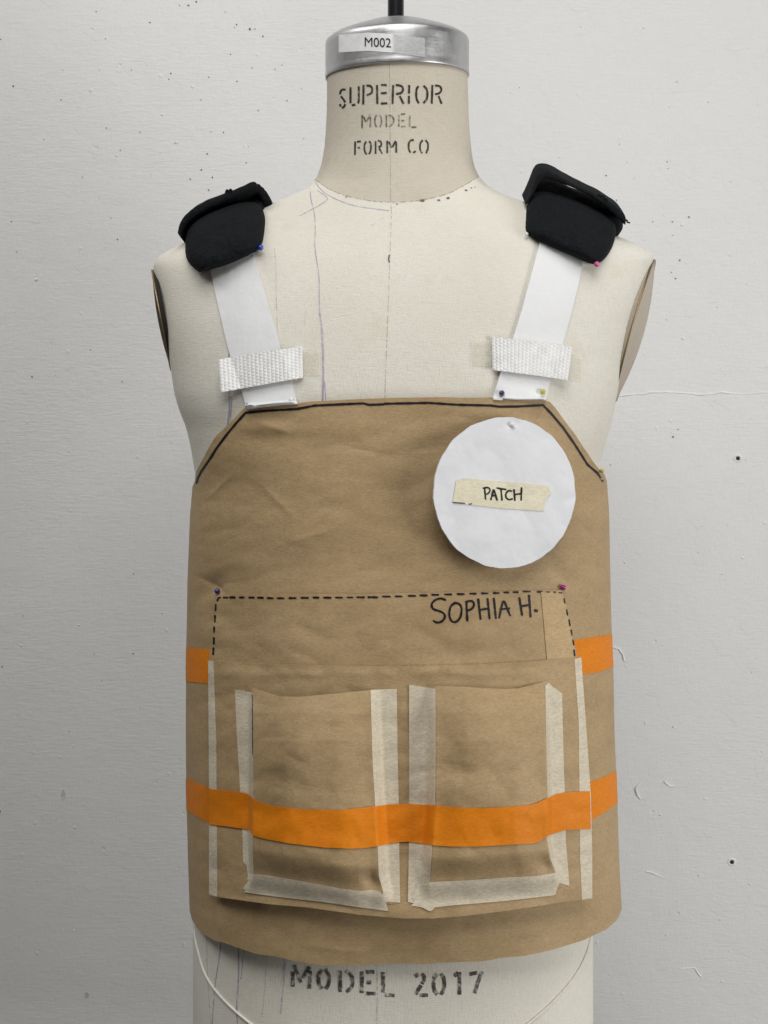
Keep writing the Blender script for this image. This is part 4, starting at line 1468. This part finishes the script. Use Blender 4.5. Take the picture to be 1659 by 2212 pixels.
V, F = [], []
for k, (u, v, r) in enumerate([(136, 150, 2.6), (380, 308, 5), (78, 604, 5), (252, 336, 3), (416, 188, 3), (350, 248, 3), (1475, 731, 4.5), (1473, 486, 4), (1209, 340, 2.5), (1441, 690, 3), (1320, 1003, 3.5),
                               (1604, 1205, 3), (1560, 1240, 2.6), (1427, 1760, 4), (1350, 1215, 3), (170, 1350, 3), (430 - 20, 1285, 2), (45, 1395, 3), (1510, 1890, 3.5), (1620, 1910, 3), (1394, 1562, 4), (1455, 1570, 3.4),
                               (1440, 2020, 3.5), (1560, 2120, 3), (160, 2010, 3), (95, 300, 2.5), (240, 470, 2.2), (1530, 220, 3), (1390, 60, 2.6)]):
    c = wall_pt(u, v); k1 = (c - EYE).length / FPX
    SV, SF = sphere(Vector((0, 0, 0)), 1.0, 10, 8)
    b = len(V)
    for q in SV:
        w = 1 + .35 * noise.noise(q * 1.5 + Vector((k * 2.0, 0, 0)))
        V.append(c + Vector((q.x * r * .72 * k1 * w, q.y * .0011, q.z * r * .6 * k1 * w)))
    F += [tuple(i + b for i in f) for f in SF]
mesh_obj('paint_lumps', V, F, LUMP, wall, kind='stuff')


def ridge(pts, wpx, h):
    P = resample([(p[0] + 0.8 * nz(p[0] * .2, i), p[1]) for i, p in enumerate(pts)], 5)
    V, F = [], []
    for i, p in enumerate(P):
        d = (P[min(i + 1, len(P) - 1)] - P[max(i - 1, 0)]).normalized()
        nrm = Vector((-d.y, d.x)); w = wpx * (1 + .6 * nz(p.x * .1, p.y * .1))
        jit = 2.4 * nz(p.x * .07, p.y * .07, 8); lv = max(.4, .8 + .9 * nz(p.x * .05, p.y * .05, 3))
        for s, hh in ((-1, .00005), (-.4, h), (.4, h), (1, .00005)):
            q = p + nrm * (w * s + jit)
            V.append(wall_pt(q.x, q.y, max(.00005, hh * lv)))
    for i in range(len(P) - 1):
        for s in range(3):
            a = i * 4 + s
            F.append((a, a + 1, a + 5, a + 4))
    return V, F


for pts, w, h in [([(1310, 860), (1365, 852), (1420, 847), (1470, 848), (1520, 853), (1560, 848), (1600, 851), (1665, 847)], 2.0, .0008),
                  ([(1322, 1398), (1338, 1402), (1345, 1412), (1348, 1428)], 2.0, .0013),
                  ([(1382, 1690), (1374, 1703), (1376, 1718), (1383, 1727)], 1.8, .0015),
                  ([(1435, 1690), (1448, 1700), (1458, 1698)], 1.8, .0015), ([(1395, 1882), (1420, 1890), (1435, 1898)], 1.8, .0012), ([(1470, 2095), (1500, 2090), (1515, 2110)], 1.6, .001)]:
    mesh_obj('paint_ridge', *ridge(pts, w, h), LUMP, wall)
V = blob(137, 1718, 5, 14, .0005, 3) ; mesh_obj('smudge', V, [tuple(range(10))], SMUDGE, wall, smooth=False)
V = blob(187, 2150, 5, 8, .0005, 5); mesh_obj('smudge', V, [tuple(range(10))], SMUDGE, wall, smooth=False)


def wall_screw(u, v, label):
    c = wall_pt(u, v); k = (c - EYE).length / FPX
    o = thing('wall_screw', c, label, 'screw', 'screws sunk in the wall')
    R0 = 9 * k
    V = []
    prof = [(1.0, .0001), (.86, .0006), (.66, .0007), (.50, .0002)]
    for r, h in prof:
        for i in range(28):
            a = 2 * math.pi * i / 28
            V.append(Vector((c.x + R0 * r * math.cos(a) * (1 + .1 * nz(i * .5, u)), WY - h, c.z + R0 * r * math.sin(a))))
    mesh_obj('plaster_ring', V, grid_faces(28, 3, True, False), LUMP, o)
    V, F = [], []
    for a0 in (.5, .5 + math.pi / 2):
        d = Vector((math.cos(a0), 0, math.sin(a0))); s = Vector((-d.z, 0, d.x))
        b = len(V)
        cc = Vector((c.x, WY - .0009 - (.0003 if a0 > 1 else 0), c.z))
        V += [cc + d * R0 * .42 + s * R0 * .10, cc + d * R0 * .42 - s * R0 * .10, cc - d * R0 * .42 - s * R0 * .10, cc - d * R0 * .42 + s * R0 * .10]
        F.append((b, b + 1, b + 2, b + 3))
    hv = [Vector((c.x + R0 * .5 * math.cos(2 * math.pi * i / 20), WY - .0004, c.z + R0 * .5 * math.sin(2 * math.pi * i / 20))) for i in range(20)]
    hd = mesh_obj('screw_head', hv, [tuple(range(20))], STEEL, o, smooth=False)
    mesh_obj('cross_slot', V, F, PRINT, hd, smooth=False)


wall_screw(1594, 990, 'dark cross-head screw in a pale plaster ring, closest to the armhole height')
wall_screw(1581, 1862, 'dark cross-head screw in a pale plaster ring, closest to the hem height')
